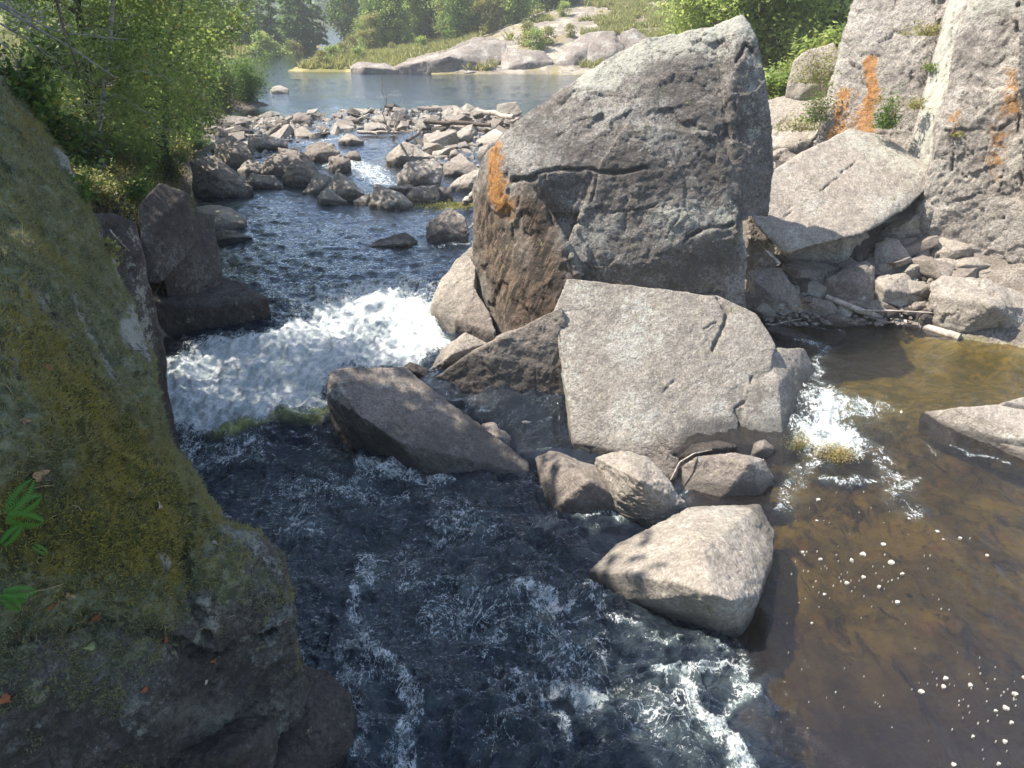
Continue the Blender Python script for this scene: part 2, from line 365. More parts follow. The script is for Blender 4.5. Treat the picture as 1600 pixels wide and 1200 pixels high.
    depth = np.maximum(w - bz, 0)
    murk = 1 - np.exp(-depth * np.where(rt > .5, 1.0, 5.0))
    murk = np.maximum(murk, np.where(yy > 44, 1, 0)); murk = np.maximum(murk, rt * sstep(8.4, 4.6, yy) * .80)
    tongue = np.zeros(N); d = polysd(Q[:, 0], Q[:, 1], WT([(325, 690), (345, 668), (420, 655), (530, 655), (525, 668), (430, 668), (370, 688)])); tongue = sstep(.12, -.12, d)
    foam = foam * (1 - .55 * tongue)
    calm = sstep(40, 46, yy)
    return np_mesh('river_water', np.stack([x, yy, z], 1), quads(*X.shape), dict(foam=foam, murk=murk, tongue=tongue, rough=rough, calm=calm, rt=rt))
t = NT('river_water_surface'); p = t.pos('Object')
fo = t.attr('foam'); ro = t.attr('rough'); calm = t.attr('calm')
n1 = t.noise(t.scale(p, (1.2, .9, 1)), 4, 6, .62, 2.2); n2 = t.noise(t.scale(p, (1, 1.6, 1)), 30, 4, .6, .4)
rp = t.noise(t.scale(p, (.45, 2.2, 1)), 3.2, 4, .6)
hh = t.math('ADD', t.math('MULTIPLY', n1, t.math('MULTIPLY_ADD', ro, .9, .08)), t.math('MULTIPLY', n2, t.math('MULTIPLY_ADD', ro, .24, .03)))
hh = t.math('ADD', hh, t.math('MULTIPLY', rp, t.math('MULTIPLY_ADD', calm, .35, .05)))
nb = t.bump(hh, .07, 1.0)
wc = t.mix(t.attr('rt'), (.007, .011, .020), (.020, .017, .018)); wc = t.mix(t.attr('tongue'), wc, (.32, .34, .10))
wc = t.mix(t.math('MULTIPLY', t.math('MULTIPLY', fo, 1.5), t.step(t.noise(p, 4, 5, .6), .3, .7)), wc, (.10, .13, .13))
mpf = t.n('Mapping'); t.set(mpf.inputs[0], p); mpf.inputs['Rotation'].default_value = (0, 0, math.radians(28)); pf = t.scale(mpf.outputs[0], (2.2, .75, 1))
dif = t.bsdf(wc, .6, nb, 0)
tr = t.n('BsdfTransparent'); tr.inputs[0].default_value = (.76, .68, .48, 1)
body = t.mixs(t.attr('murk'), tr.outputs[0], dif)
gl = t.n('BsdfGlossy'); gl.inputs['Color'].default_value = (.88, .94, 1, 1); gl.inputs['Roughness'].default_value = .06; t.set(gl.inputs['Normal'], nb)
fr = t.n('Fresnel'); fr.inputs[0].default_value = 1.33; t.set(fr.inputs['Normal'], nb)
surf = t.mixs(t.math('MINIMUM', t.math('MULTIPLY', fr.outputs[0], 1.4), 1), body, gl.outputs[0])
fnz = t.math('ADD', t.math('MULTIPLY', t.noise(p, 5, 8, .72, 1.4), .9), t.math('MULTIPLY', t.noise(p, 28, 6, .75, .8), .55))
web = t.math('SUBTRACT', .15, t.vor(t.mix(.3, p, t.noise(p, 2.6, 6, out=1)), 4.2, 'DISTANCE_TO_EDGE'))
def lace_(sc, wd): return t.step(t.math('ABSOLUTE', t.math('SUBTRACT', t.noise(t.scale(p, (1.25, .8, 1)), sc, 5, .62, 1.6), .5)), wd, 0)
lace = t.math('ADD', t.math('MULTIPLY', lace_(1.7, .022), .42), t.math('MULTIPLY', lace_(4.5, .03), .30))
fk = t.math('ADD', t.math('ADD', fo, t.math('MULTIPLY_ADD', fnz, 2.3, -1.75)), t.math('MULTIPLY', lace, t.step(fo, .12, .4)))
fm = t.math('MULTIPLY', t.step(fk, .42, .92), t.step(fo, .02, .3))
fb = t.bsdf(t.mix(t.step(t.noise(pf, 3.4, 9, .74, .8), .40, .60), (.55, .63, .62), (.95, .96, .95)), .7, t.bump(t.math('ADD', t.noise(p, 11, 7, .7, .8), t.math('MULTIPLY', t.noise(p, 40, 5, .7), .5)), .09), .3)
WATER_M = t.end(t.mixs(fm, surf, fb))
wo = link('river_water', build_water(), WATER_M); tag(wo, kind='structure')
# ------------------------------------------------------------------ rocks
def remesh_hulls(hulls, voxel, smooth=2):
    bm = bmesh.new()
    for h in hulls:
        vs = [bm.verts.new(p) for p in h]
        r = bmesh.ops.convex_hull(bm, input=vs)
        dead = [e for e in set(r['geom_interior'] + r['geom_unused']) if isinstance(e, bmesh.types.BMVert) and e.is_valid]
        if dead: bmesh.ops.delete(bm, geom=dead, context='VERTS')
    bmesh.ops.recalc_face_normals(bm, faces=bm.faces)
    me = bpy.data.meshes.new('tmp'); bm.to_mesh(me); bm.free()
    o = bpy.data.objects.new('tmp', me); col.objects.link(o)
    m = o.modifiers.new('r', 'REMESH'); m.mode = 'VOXEL'; m.voxel_size = voxel; m.adaptivity = 0
    if smooth:
        s = o.modifiers.new('s', 'SMOOTH'); s.iterations = smooth; s.factor = .5
    dg = bpy.context.evaluated_depsgraph_get(); out = bpy.data.meshes.new_from_object(o.evaluated_get(dg))
    bpy.data.objects.remove(o); bpy.data.meshes.remove(me)
    out.polygons.foreach_set('use_smooth', np.ones(len(out.polygons), bool))
    return out
def roughen(me, size, seed, amp=1.0, facet=1.0, fine=1.0, stretch=(1, 1, 1), lump=0):
    V = coords(me); off = np.array([seed * 13.7, seed * 7.1, seed * 3.3], np.float32); st = np.array(stretch, np.float32)
    N = normals(me); P = (V + off) * st
    d = .055 * size * amp * fbm(P * (1.6 / size), 3, seed)
    for q, (sc, am) in enumerate(((3.2, 1.0), (8.5, .38))):
        F1, F2, C, R = worley(P * (sc / size) + .22 * np.stack([vnoise(P * (3 * sc / size), 3 + k) for k in range(3)], 1), seed + q * 31)
        d += facet * am * size * (.007 * (R[:, 0] - .5) + .034 * np.sum((P * (sc / size) - C) * (R[:, 1:4] - .5), 1))
    V = V + N * d[:, None]; P = (V + off) * st
    d2 = fine * (.020 * fbm(P * 2.6, 4, seed + 3, .55) + .012 * fbm(P * 7, 3, seed + 5) + .010 * np.minimum(0, fbm(P * 5, 3, seed + 6, ridged=True)) + .006 * fbm(P * 24, 2, seed + 7)) * min(1, size / 1.5 + .3)
    if lump: d2 = d2 + lump * (.5 * fbm(P * 9, 3, seed + 60) + .5 * np.abs(fbm(P * 19, 2, seed + 61)))
    V = V + N * d2[:, None]
    me.vertices.foreach_set('co', V.astype(np.float32).ravel()); me.update(); return V
def push(pts, t, shrink=.85):
    c = sum(pts, Vector()) / len(pts); out = []
    for p in pts:
        r = (p - Vector((0, 0, CAMZ))).normalized(); q = p + r * t
        cc = c + r * t; out.append(cc + (q - cc) * shrink - Vector((0, 0, .0)))
    return out
ROCKS = {}
def rock(name, label, hulls, mat, voxel=.03, smooth=2, size=None, seed=None, cat='boulder', group=None, back=1.0, cracks=(), paint=(), sink=.35, amp=1.0, facet=1.0, fine=1.0, stretch=(1, 1, 1), wetline=True, parent=None, lump=0, wet_shade_h=.24):
    seed = seed if seed is not None else len(ROCKS) + 3
    hs = []
    for h in hulls:
        b = push(h, back); lo = min(p.z for p in h)
        bot = [Vector((p.x, p.y, lo - sink)) for p in sorted(h, key=lambda p: p.z)[:max(3, len(h) // 2)]] if sink else []
        hs.append(list(h) + b + bot)
    me = remesh_hulls(hs, voxel, smooth)
    V = coords(me); ext = V.max(0) - V.min(0); sz = size or float(np.sort(ext)[1])
    V = roughen(me, sz, seed, amp, facet, fine, stretch, lump)
    attrs = {k: np.zeros(len(V)) for k in ('orange', 'pale', 'dark', 'moss', 'stria', 'yel')}
    if cracks or paint:
        me.calc_loop_triangles(); bvh = BVHTree.FromPolygons([tuple(v) for v in V], [tuple(pp.vertices) for pp in me.polygons])
        def hit(u, v):
            r = Vector(ray(u, v)).normalized(); l = bvh.ray_cast(Vector((0, 0, CAMZ)), r)[0]
            return l
        N = normals(me); push_ = np.zeros(len(V)); jit = .05 * np.stack([fbm(V * 4, 3, 200), fbm(V * 4, 3, 210), fbm(V * 4, 3, 220)], 1)
        for pts, wd, dp in cracks:
            hp = [h for h in (hit(u, v) for u, v in pts) if h is not None]
            if len(hp) > 1: push_ = np.maximum(push_, dp * sstep(wd, wd * .1, linesd(V + jit, hp)))
        for nm, pts, wd, val in paint:
            hp = [h for h in (hit(u, v) for u, v in pts) if h is not None]
            if len(hp) == 1: hp = [hp[0], hp[0] + Vector((.01, 0, 0))]
            if len(hp) > 1: attrs[nm] = np.maximum(attrs[nm], val * 1.15 * np.clip(1 - linesd(V + jit * 2, hp) / (wd * 1.15), 0, 1) ** .8)
        attrs['moss'] = np.maximum(0, attrs['moss'] - 1.3 * attrs['pale'])
        V = V - N * push_[:, None]
        me.vertices.foreach_set('co', V.astype(np.float32).ravel())
        attrs['dark'] = np.maximum(attrs['dark'], np.clip(push_ * 14, 0, .75))
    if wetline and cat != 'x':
        attrs['wet'] = sstep(wet_shade_h, wet_shade_h * .3, V[:, 2] - W(V[:, 0], V[:, 1]) + .5 * wet_shade_h * fbm(V * 2.5, 4, 8)) * (V[:, 1] < 60)  # wet band above the water; raised bands also paint face shade
    for k, a in attrs.items(): set_attr(me, k, a)
    base = Vector((float(V[:, 0].mean()), float(V[:, 1].mean()), float(np.percentile(V[:, 2], 5))))
    me.vertices.foreach_set('co', (V - np.array(base)).astype(np.float32).ravel()); me.update()
    o = link(name, me, mat, parent); o.location = base
    if not parent: tag(o, label, cat, group)
    ROCKS[label or name] = (o, V); return o
def poly(name, label, pts, mat, slope=1.3, back=None, bulge=.26, ground_sy=None, base=None, ridge=None, **kw):
    """a rock from its outline: the foot stands on water (or on a ground plane), the face leans back"""
    vb = max(p[1] for p in pts); ub = sum(p[0] for p in pts if p[1] > vb - 6) / max(1, sum(1 for p in pts if p[1] > vb - 6))
    if ground_sy: b = S(ub, vb, *ground_sy)
    elif base is not None: b = D(ub, vb, base)
    else: b = onwater(ub, vb)
    ps = [S(u, v, b.y, b.z, slope) for u, v in pts]
    wd = (max(p.x for p in ps) - min(p.x for p in ps)); hg = max(p.z for p in ps) - min(p.z for p in ps)
    cu = sum(p[0] for p in pts) / len(pts); cv = sum(p[1] for p in pts) / len(pts)
    c = ridge or (cu + random.Random(len(ROCKS)).uniform(-.18, .18) * (max(p[0] for p in pts) - min(p[0] for p in pts)), cv + .05 * (vb - cv))
    q = S(c[0], c[1], b.y, b.z, slope); q2 = D(c[0], c[1], q.y - bulge * max(wd, hg))
    kw.setdefault('voxel', max(.022, b.y * .0013)); kw.setdefault('sink', .25)
    return rock(name, label, [ps + [q2]], mat, back=back or max(.5 * wd, .35 * hg), **kw)

GRAN = rock_mat('granite_grey', (.28, .235, .20), (.36, .31, .265), (.11, .095, .085), dark=.35, lich=.12)
GPALE = rock_mat('granite_pale_beige', (.37, .325, .275), (.46, .41, .35), (.19, .16, .135), dark=.15, lich=.25)
GBIG = rock_mat('granite_lichened', (.22, .195, .175), (.31, .28, .25), (.08, .07, .065), clich=(.44, .43, .39), dark=.8, lich=.6, stria=True, bump=1.5)
GSLAB = rock_mat('granite_slab', (.33, .295, .255), (.41, .37, .32), (.13, .115, .105), dark=.25, lich=.30)
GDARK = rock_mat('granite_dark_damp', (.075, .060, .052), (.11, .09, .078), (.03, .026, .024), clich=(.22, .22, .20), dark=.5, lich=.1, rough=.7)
GMOSS = rock_mat('granite_mossy', (.15, .135, .115), (.22, .20, .175), (.045, .04, .036), clich=(.42, .44, .39), dark=.7, lich=.6, bump=1.8)
CLIFF = rock_mat('cliff_granite', (.43, .385, .335), (.54, .485, .425), (.21, .185, .17), clich=(.64, .60, .53), dark=.75, lich=.55, bump=2.0)

# --- the huge leaning boulder
E1 = [D(775, 224, 13.6), D(805, 190, 14), D(880, 150, 14.2), D(912, 120, 14.3), D(1000, 62, 14.4), D(1100, 47, 14.2), D(1158, 27, 14.0), D(1178, 60, 14.0), D(1196, 150, 13.7), D(1207, 262, 13.3), D(1162, 308, 12.75), D(822, 280, 12.80), D(880, 264, 12.85), D(1010, 268, 12.75), D(1140, 150, 13.3), D(1000, 170, 13.2)]
E2 = [D(845, 250, 13.3), D(1150, 250, 13.2), D(1152, 358, 12.9), D(905, 425, 12.85), D(1170, 480, 12.55), D(870, 490, 12.8), D(1060, 400, 12.8), D(1000, 560, 12.5)]
E3 = [D(775, 226, 13.6), D(758, 242, 14.2), D(745, 300, 14.5), D(734, 420, 14.3), D(772, 545, 13.5), D(850, 500, 12.6), D(905, 430, 12.45), D(862, 335, 12.75), D(822, 290, 12.95), D(800, 540, 12.9)]
E1 = [D(775, 224, 13.7), D(805, 190, 14), D(880, 150, 14.1), D(912, 120, 14.2), D(1000, 62, 14.2), D(1100, 47, 14.0), D(1132, 42, 13.9), D(1150, 160, 13.35), D(1152, 300, 12.95), D(822, 280, 13.0), D(880, 264, 12.98), D(1010, 268, 12.9)]
E4 = [D(1118, 44, 13.95), D(1158, 26, 13.8), D(1180, 60, 13.6), D(1198, 150, 13.35), D(1210, 262, 13.1), D(1162, 310, 12.85), D(1148, 290, 12.9), D(1138, 150, 13.2), D(1150, 100, 13.3)]
E5 = [D(940, 250, 12.95), D(925, 318, 12.85), D(888, 388, 12.75), D(905, 424, 12.7), D(1000, 416, 12.55), D(1075, 374, 12.55), D(1152, 352, 12.6), D(1162, 300, 12.8), D(1120, 210, 13.05), D(980, 190, 13.15)]
boulder_big = rock('giant_boulder', 'giant grey lichen-crusted boulder, tallest rock, with an orange streak on its left prow', [E1, E2, E3, E4, E5], GBIG, voxel=.027, smooth=1, back=1.5, seed=5, size=3.2, facet=.9, amp=.8, fine=1.5,
    cracks=[([(820, 278), (870, 262), (960, 268), (1010, 262)], .05, .09), ([(800, 283), (835, 280)], .08, .12), ([(935, 265), (925, 310), (895, 355), (885, 390)], .035, .06), ([(885, 385), (920, 330), (960, 335), (1010, 325), (1050, 310)], .03, .05), ([(975, 160), (985, 215), (1015, 260)], .02, .04), ([(1133, 130), (1140, 210), (1148, 268)], .022, .05), ([(1150, 95), (1165, 70), (1175, 80)], .05, .08), ([(1075, 372), (1110, 356), (1145, 352)], .05, .08), ([(1000, 412), (1040, 396), (1075, 375)], .03, .05), ([(845, 280), (860, 340), (895, 420)], .05, .06), ([(770, 250), (765, 330), (800, 430), (830, 500)], .03, .05), ([(812, 300), (800, 370), (850, 470)], .03, .05), ([(755, 350), (790, 420)], .03, .04), ([(1000, 120), (1100, 135), (1130, 115)], .02, .03), ([(1055, 300), (1060, 340), (1040, 372)], .02, .04), ([(980, 330), (975, 380), (940, 415)], .02, .04), ([(1085, 215), (1095, 260), (1140, 300)], .016, .03), ([(880, 200), (920, 215), (930, 250)], .016, .03), ([(1148, 140), (1152, 200), (1160, 250)], .02, .04)],
    paint=[('orange', [(770, 246), (774, 280), (784, 318)], .34, .95), ('pale', [(920, 125), (1000, 80), (1100, 60), (1160, 40)], .55, .75), ('pale', [(1040, 330), (1130, 330)], .45, .5), ('pale', [(1160, 60), (1185, 200)], .35, .45),
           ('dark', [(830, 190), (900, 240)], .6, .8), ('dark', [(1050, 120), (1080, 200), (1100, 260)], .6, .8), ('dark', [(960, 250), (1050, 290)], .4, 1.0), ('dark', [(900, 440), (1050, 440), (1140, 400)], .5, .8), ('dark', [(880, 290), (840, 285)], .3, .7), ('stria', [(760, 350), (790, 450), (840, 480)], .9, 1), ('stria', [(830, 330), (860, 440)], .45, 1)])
# --- slab in the middle
def PL(u, v): return S(u, v, 10.3, -1.45, 1.02)
top = [PL(885, 434), PL(1120, 463), PL(1134, 492), PL(1180, 490), PL(1212, 540), PL(865, 487), PL(876, 545), PL(900, 600), PL(1165, 600), PL(1150, 640)]
bot = [Zp(895, 690, -1.5), Zp(1000, 712, -1.55), Zp(1060, 708, -1.55), Zp(1165, 692, -1.5)]
lobe = [D(1200, 545, 11.6), D(1256, 545, 12.1), D(1290, 600, 12.0), D(1286, 658, 11.3), D(1240, 596, 11.5), Zp(1225, 700, -1.52),  Zp(1210, 698, -1.5), Zp(1160, 695, -1.5), D(1165, 605, 10.9), D(1215, 600, 10.95)]
rock('slab_boulder', 'broad sunlit slab-faced boulder with dappled tree shade in front of the giant boulder', [top[:1] + top[1:] + bot, lobe], GSLAB, voxel=.022, smooth=1, back=1.3, seed=11, size=2.0, facet=.25, amp=.45, fine=.7,
    cracks=[([(1120, 463), (1135, 490), (1128, 520), (1115, 545)], .05, .07), ([(1100, 515), (1120, 505)], .03, .04), ([(1215, 545), (1175, 590), (1165, 625), (1150, 640), (1160, 690)], .035, .05), ([(870, 490), (950, 475), (1020, 490)], .015, .02), ([(900, 600), (878, 560), (868, 490)], .03, .03), ([(1035, 615), (1055, 595)], .03, .03), ([(1190, 500), (1200, 530)], .025, .03), ([(880, 445), (875, 475)], .04, .06)],
    paint=[('dark', [(1180, 640), (1240, 600)], .5, .5)])  # dark paint deepens the shade on the right-facing lobe
# --- dark triangular rock joined to its left
rock('wedge_boulder', 'dark triangular boulder propped against the left edge of the slab-faced boulder', [[D(880, 476, 11.75), D(840, 500, 11.8), D(780, 530, 11.75), D(735, 552, 11.8), D(668, 597, 11.9), D(700, 632, 11.8), Zp(760, 634, -1.55), Zp(880, 636, -1.55), D(903, 600, 11.4), D(870, 520, 11.6)]], GRAN, voxel=.022, smooth=1, back=.9, seed=21, wet_shade_h=1.0, size=1.1, facet=.8, cracks=[([(845, 510), (835, 600), (840, 640)], .02, .03)])  # band raised past the waterline to paint the shaded front face
# --- long wedge left front
rock('leaning_slab', 'long dark wedge of rock tapering right, left of the slab-faced boulder in white water', [[D(512, 582, 10.7), D(530, 574, 10.9), D(632, 573, 11.4), D(655, 598, 11.2), D(705, 655, 10.75), D(765, 695, 10.3), D(826, 722, 9.95), Zp(828, 742, -1.68), D(562, 650, 10.1), D(622, 690, 9.85), D(512, 620, 10.5), Zp(522, 668, -1.7), Zp(538, 698, -1.75), Zp(690, 748, -1.75), Zp(610, 722, -1.75), Zp(760, 746, -1.72)]], GRAN, voxel=.02, smooth=1, back=.5, seed=31, wet_shade_h=.75, size=1.1, facet=.5, amp=.5, cracks=[([(560, 655), (600, 640), (640, 690)], .015, .02)])  # wet foot, with the band raised so it also paints the shaded front
# --- foreground stones
rock('boulder', 'large pale flat-topped boulder alone at the front, dark undercut facing the rapids', [[Zp(920, 893, -1.58), Zp(962, 852, -1.45), Zp(1075, 790, -1.25), Zp(1188, 786, -1.28), Zp(1212, 828, -1.40), Zp(1206, 870, -1.35), Zp(1184, 930, -1.2), Zp(1170, 985, -1.74), Zp(980, 897, -1.24), Zp(1050, 906, -.98), Zp(1112, 928, -.84), Zp(1146, 938, -.92), Zp(1100, 860, -.80), Zp(1128, 988, -1.78), Zp(1050, 958, -1.78), Zp(985, 928, -1.78)]], GPALE, voxel=.018, smooth=2, back=.15, sink=.3, seed=41, wet_shade_h=.42, size=1.1, facet=.5, amp=.6, cracks=[([(1110, 930), (1160, 895)], .02, .02)])  # wet rim, taller so its dark colour also deepens the undercut's shade
rock('boulder', 'striped tan oblong stone leaning between two rounded stones below the slab', [[Zp(930, 716, -1.05), Zp(970, 701, -.95), Zp(1010, 712, -1.0), Zp(1048, 758, -1.1), Zp(1072, 790, -1.35), Zp(1030, 808, -1.55), Zp(948, 752, -1.3), Zp(1000, 750, -.85)]], GPALE, voxel=.016, smooth=2, back=.25, seed=43, amp=.9, stretch=(1, 1, 2.2))
rock('boulder', 'smooth brown boulder half in shade beside the striped oblong stone', [[Zp(832, 712, -1.4), Zp(862, 704, -1.3), Zp(930, 724, -1.4), Zp(975, 762, -1.5), Zp(1000, 797, -1.7), Zp(930, 800, -1.68), Zp(865, 795, -1.68), Zp(850, 750, -1.55), Zp(920, 752, -1.15)]], GRAN, voxel=.018, smooth=6, back=.3, seed=47, wet_shade_h=.3, facet=.3)
rock('boulder', 'rounded grey-brown boulder at the right foot of the slab, ringed by shallow water', [[Zp(1065, 730, -1.3), Zp(1090, 712, -1.05), Zp(1150, 707, -1.0), Zp(1195, 716, -1.1), Zp(1212, 745, -1.35), Zp(1190, 775, -1.5), Zp(1120, 786, -1.55), Zp(1070, 765, -1.5), Zp(1170, 725, -.98)]], GRAN, voxel=.017, smooth=5, back=.25, seed=48, facet=.4)
rock('boulder', 'small dark stone wedged behind the striped oblong stone', [[Zp(1005, 712, -1.25), Zp(1030, 700, -1.15), Zp(1062, 715, -1.25), Zp(1060, 745, -1.5), Zp(1030, 752, -1.55)]], GRAN, voxel=.018, smooth=4, back=.2, seed=49)
WR = 'stones in the water around the slab boulder'
for lb, pts, sm, mt in (('tiny stone beside the lower right corner of the slab boulder', [(1172, 712), (1178, 692), (1195, 686), (1211, 700), (1200, 714)], 3, GRAN),
        ('pinkish little block behind the tapering dark wedge', [(750, 690), (752, 662), (770, 660), (805, 684), (800, 702), (780, 700)], 2, GRAN),
        ('low pale stone nearly awash under the dark triangular boulder', [(795, 665), (800, 655), (820, 651), (842, 657), (836, 666)], 5, GPALE),
        ('second flat stone touching the slab boulder foot', [(1060, 712), (1080, 695), (1120, 690), (1150, 697), (1130, 714)], 2, GDARK),
        ('tan peaked stone left of the triangular boulder, by the white water', [(668, 580), (690, 548), (728, 520), (762, 536), (740, 556), (700, 572)], 1, GPALE),
        ('low dark wet stone at the white water edge', [(630, 573), (640, 566), (668, 575), (672, 590), (655, 592)], 2, GDARK)):
    poly('stone', lb, pts, mt, smooth=sm, cat='stone', slope=1.1, voxel=.018)
rock('leaning_slab', 'upright tan slab leaning on the left foot of the giant boulder', [[D(737, 384, 14.4), D(712, 405, 14.5), D(690, 440, 14.4), D(676, 480, 14.0), Zp(690, 515, -.95), Zp(708, 526, -.98), D(740, 465, 13.6), D(745, 400, 14.2)]], GPALE, voxel=.024, smooth=1, back=.7, seed=52, facet=.5)
rock('leaning_slab', 'dark smaller slab wedged beneath the giant boulder prow', [[D(742, 452, 13.7), D(712, 500, 13.4), Zp(712, 528, -1.0), Zp(748, 534, -1.05), D(775, 520, 12.9), D(765, 490, 13.2)]], GRAN, voxel=.024, smooth=1, back=.6, seed=53, facet=.5)

# --- stones standing in the reach between the chute and the bar (each from its own outline)
MID = [
 ('pale pyramid stone alone below the upper pool', [(527, 221), (542, 208), (556, 212), (568, 221), (546, 227)], GPALE, 1.0),
 ('large split boulder with a pale left face and black right face in midstream', [(604, 254), (607, 240), (630, 221), (644, 225), (679, 245), (645, 252), (620, 258)], GPALE, 1.3),
 ('left twin of the two pale peaked rocks above the calm reach', [(471, 302), (497, 267), (518, 277), (512, 300), (500, 306)], GPALE, 1.3),
 ('right twin of the two pale peaked rocks, with a dark flank', [(502, 302), (528, 270), (550, 286), (571, 302), (542, 314)], GPALE, 1.3),
 ('low pale wedge in front of the twin peaked rocks', [(496, 307), (511, 294), (542, 316), (498, 320)], GPALE, 1.2),
 ('tilted pale slab with a dark split at its right end', [(576, 321), (587, 288), (630, 304), (646, 320), (634, 328), (610, 328)], GPALE, 1.2),
 ('small flat tan stone left of the tilted pale slab', [(552, 314), (578, 300), (578, 320), (566, 321)], GPALE, .8),
 ('dark-topped stone behind the tilted pale slab', [(608, 293), (642, 287), (649, 293), (628, 303)], GRAN, .8),
 ('long pale block along the right side of the reach', [(635, 304), (649, 292), (685, 288), (687, 316), (647, 318)], GRAN, 1.5),
 ('square block between the long pale block and the giant boulder', [(686, 314), (686, 293), (706, 292), (708, 312)], GRAN, 1.5),
 ('broad flat-topped beige rock right of the split boulder', [(620, 272), (637, 252), (678, 249), (692, 262), (687, 290), (650, 290), (622, 284)], GPALE, 1.2),
 ('flat rock behind the broad beige rock, near the boulder', [(690, 262), (700, 252), (740, 256), (750, 266), (740, 276), (695, 274)], GRAN, .9),
 ('sloping slab touching the left edge of the giant boulder', [(704, 290), (725, 273), (753, 262), (756, 292), (734, 302)], GPALE, 1.0),
 ('square pale block at the upper end of the rapids', [(535, 186), (547, 180), (561, 186), (561, 192), (540, 194)], GRAN, 1.2),
 ('blackish cube stone on the bar edge', [(541, 175), (549, 167), (563, 175), (562, 183), (548, 184)], GDARK, 1.4),
 ('rounded buff stone at the left of the bar', [(458, 188), (459, 180), (468, 175), (487, 186), (487, 193), (466, 194)], GRAN, 1.2),
 ('wide tan slab on the bar beside the driftwood', [(568, 195), (580, 190), (600, 194), (612, 202), (600, 206), (568, 206)], GPALE, .8),
 ('low rectangular rock behind the wide tan slab', [(580, 186), (586, 180), (611, 182), (617, 195), (590, 193)], GPALE, 1.0),
 ('grey stone right of the water channel below the bar logs', [(663, 215), (685, 203), (692, 209), (690, 217), (670, 219)], GPALE, 1.2),
 ('big stepped rock at the right end of the bar', [(704, 216), (722, 205), (737, 200), (743, 207), (732, 221), (711, 224)], GPALE, 1.0),
 ('small block below the stepped rock', [(713, 232), (715, 224), (727, 220), (734, 228), (722, 234)], GPALE, 1.0),
 ('whitish rounded rock touching the giant boulder', [(746, 240), (748, 230), (763, 225), (768, 240), (760, 248), (750, 248)], GPALE, 1.6),
 ('small pale rounded stone in quiet water by the bar', [(701, 243), (704, 235), (713, 232), (721, 243), (712, 247)], GPALE, 1.3),
 ('tall block on the left bank with a pale face and dark wedge side', [(299, 252), (318, 246), (339, 243), (368, 272), (395, 292), (386, 300), (341, 307), (303, 307)], GRAN, 2.2),
 ('chunky cube-like boulder behind the tall wedge-sided block', [(334, 236), (335, 218), (361, 210), (388, 225), (395, 246), (378, 262), (350, 262)], GRAN, 1.6),
 ('flat two-part ledge rock reaching into the water left of the bar', [(385, 226), (388, 211), (415, 210), (449, 221), (449, 229), (412, 235), (395, 235)], GRAN, .8),
 ('rounded squarish stone in front of the cube-like boulder', [(371, 266), (388, 250), (406, 252), (410, 270), (380, 276)], GPALE, 1.2),
 ('layered boulder topping the left cluster', [(474, 246), (478, 232), (496, 223), (520, 225), (531, 238), (512, 252), (483, 253)], GRAN, 1.5),
 ('large pointed boulder at the centre of the left cluster', [(440, 276), (469, 237), (484, 246), (497, 264), (494, 282), (462, 292)], GRAN, 1.3),
 ('dark-faced block right of the layered boulder', [(512, 262), (514, 246), (533, 240), (547, 248), (548, 257), (528, 270)], GRAN, 1.5),
 ('small stone at the tip of the left cluster', [(540, 246), (545, 237), (557, 235), (564, 246), (550, 251)], GRAN, 1.2),
 ('grey slab leaning behind the pointed boulder', [(408, 272), (412, 250), (430, 240), (450, 243), (448, 270), (425, 276)], GRAN, 1.2),
 ('row of low dark stone at the foot of the left cluster', [(381, 284), (392, 270), (430, 276), (440, 290), (400, 295)], GRAN, 1.2),
 ('pale rounded cobble at the foot of the left cluster', [(420, 292), (424, 284), (436, 283), (442, 291), (432, 296)], GPALE, 1.2),
 ('ridged brown rock alone in the reach beside the giant boulder', [(665, 372), (668, 350), (690, 332), (706, 323), (728, 342), (733, 372), (726, 380), (692, 380)], GRAN, 1.5),
 ('dark low rock just breaking the surface in midstream', [(564, 386), (585, 378), (634, 362), (656, 376), (650, 388), (600, 390)], GDARK, .5),
]
for i, (lb, pts, mt, sl) in enumerate(MID):
    poly('rock', lb, pts, mt, slope=sl, smooth=0, seed=100 + i, cat='rock', facet=1.6)
for lb, pts, mt, sl in (('smooth tan ledge stepping into the water at the left bank', [(305, 322), (330, 318), (361, 323), (387, 340), (384, 350), (345, 362), (307, 362)], GPALE, .45),
        ('wet brown shelf below the smooth tan ledge', [(318, 364), (340, 356), (370, 360), (396, 370), (350, 382), (318, 380)], GDARK, .35),
        ('pale rounded islet in the upper pool by the left shore', [(420, 146), (425, 136), (438, 132), (452, 138), (450, 146)], GPALE, .6)):
    poly('ledge', lb, pts, mt, slope=sl, smooth=3, cat='rock', facet=.4)

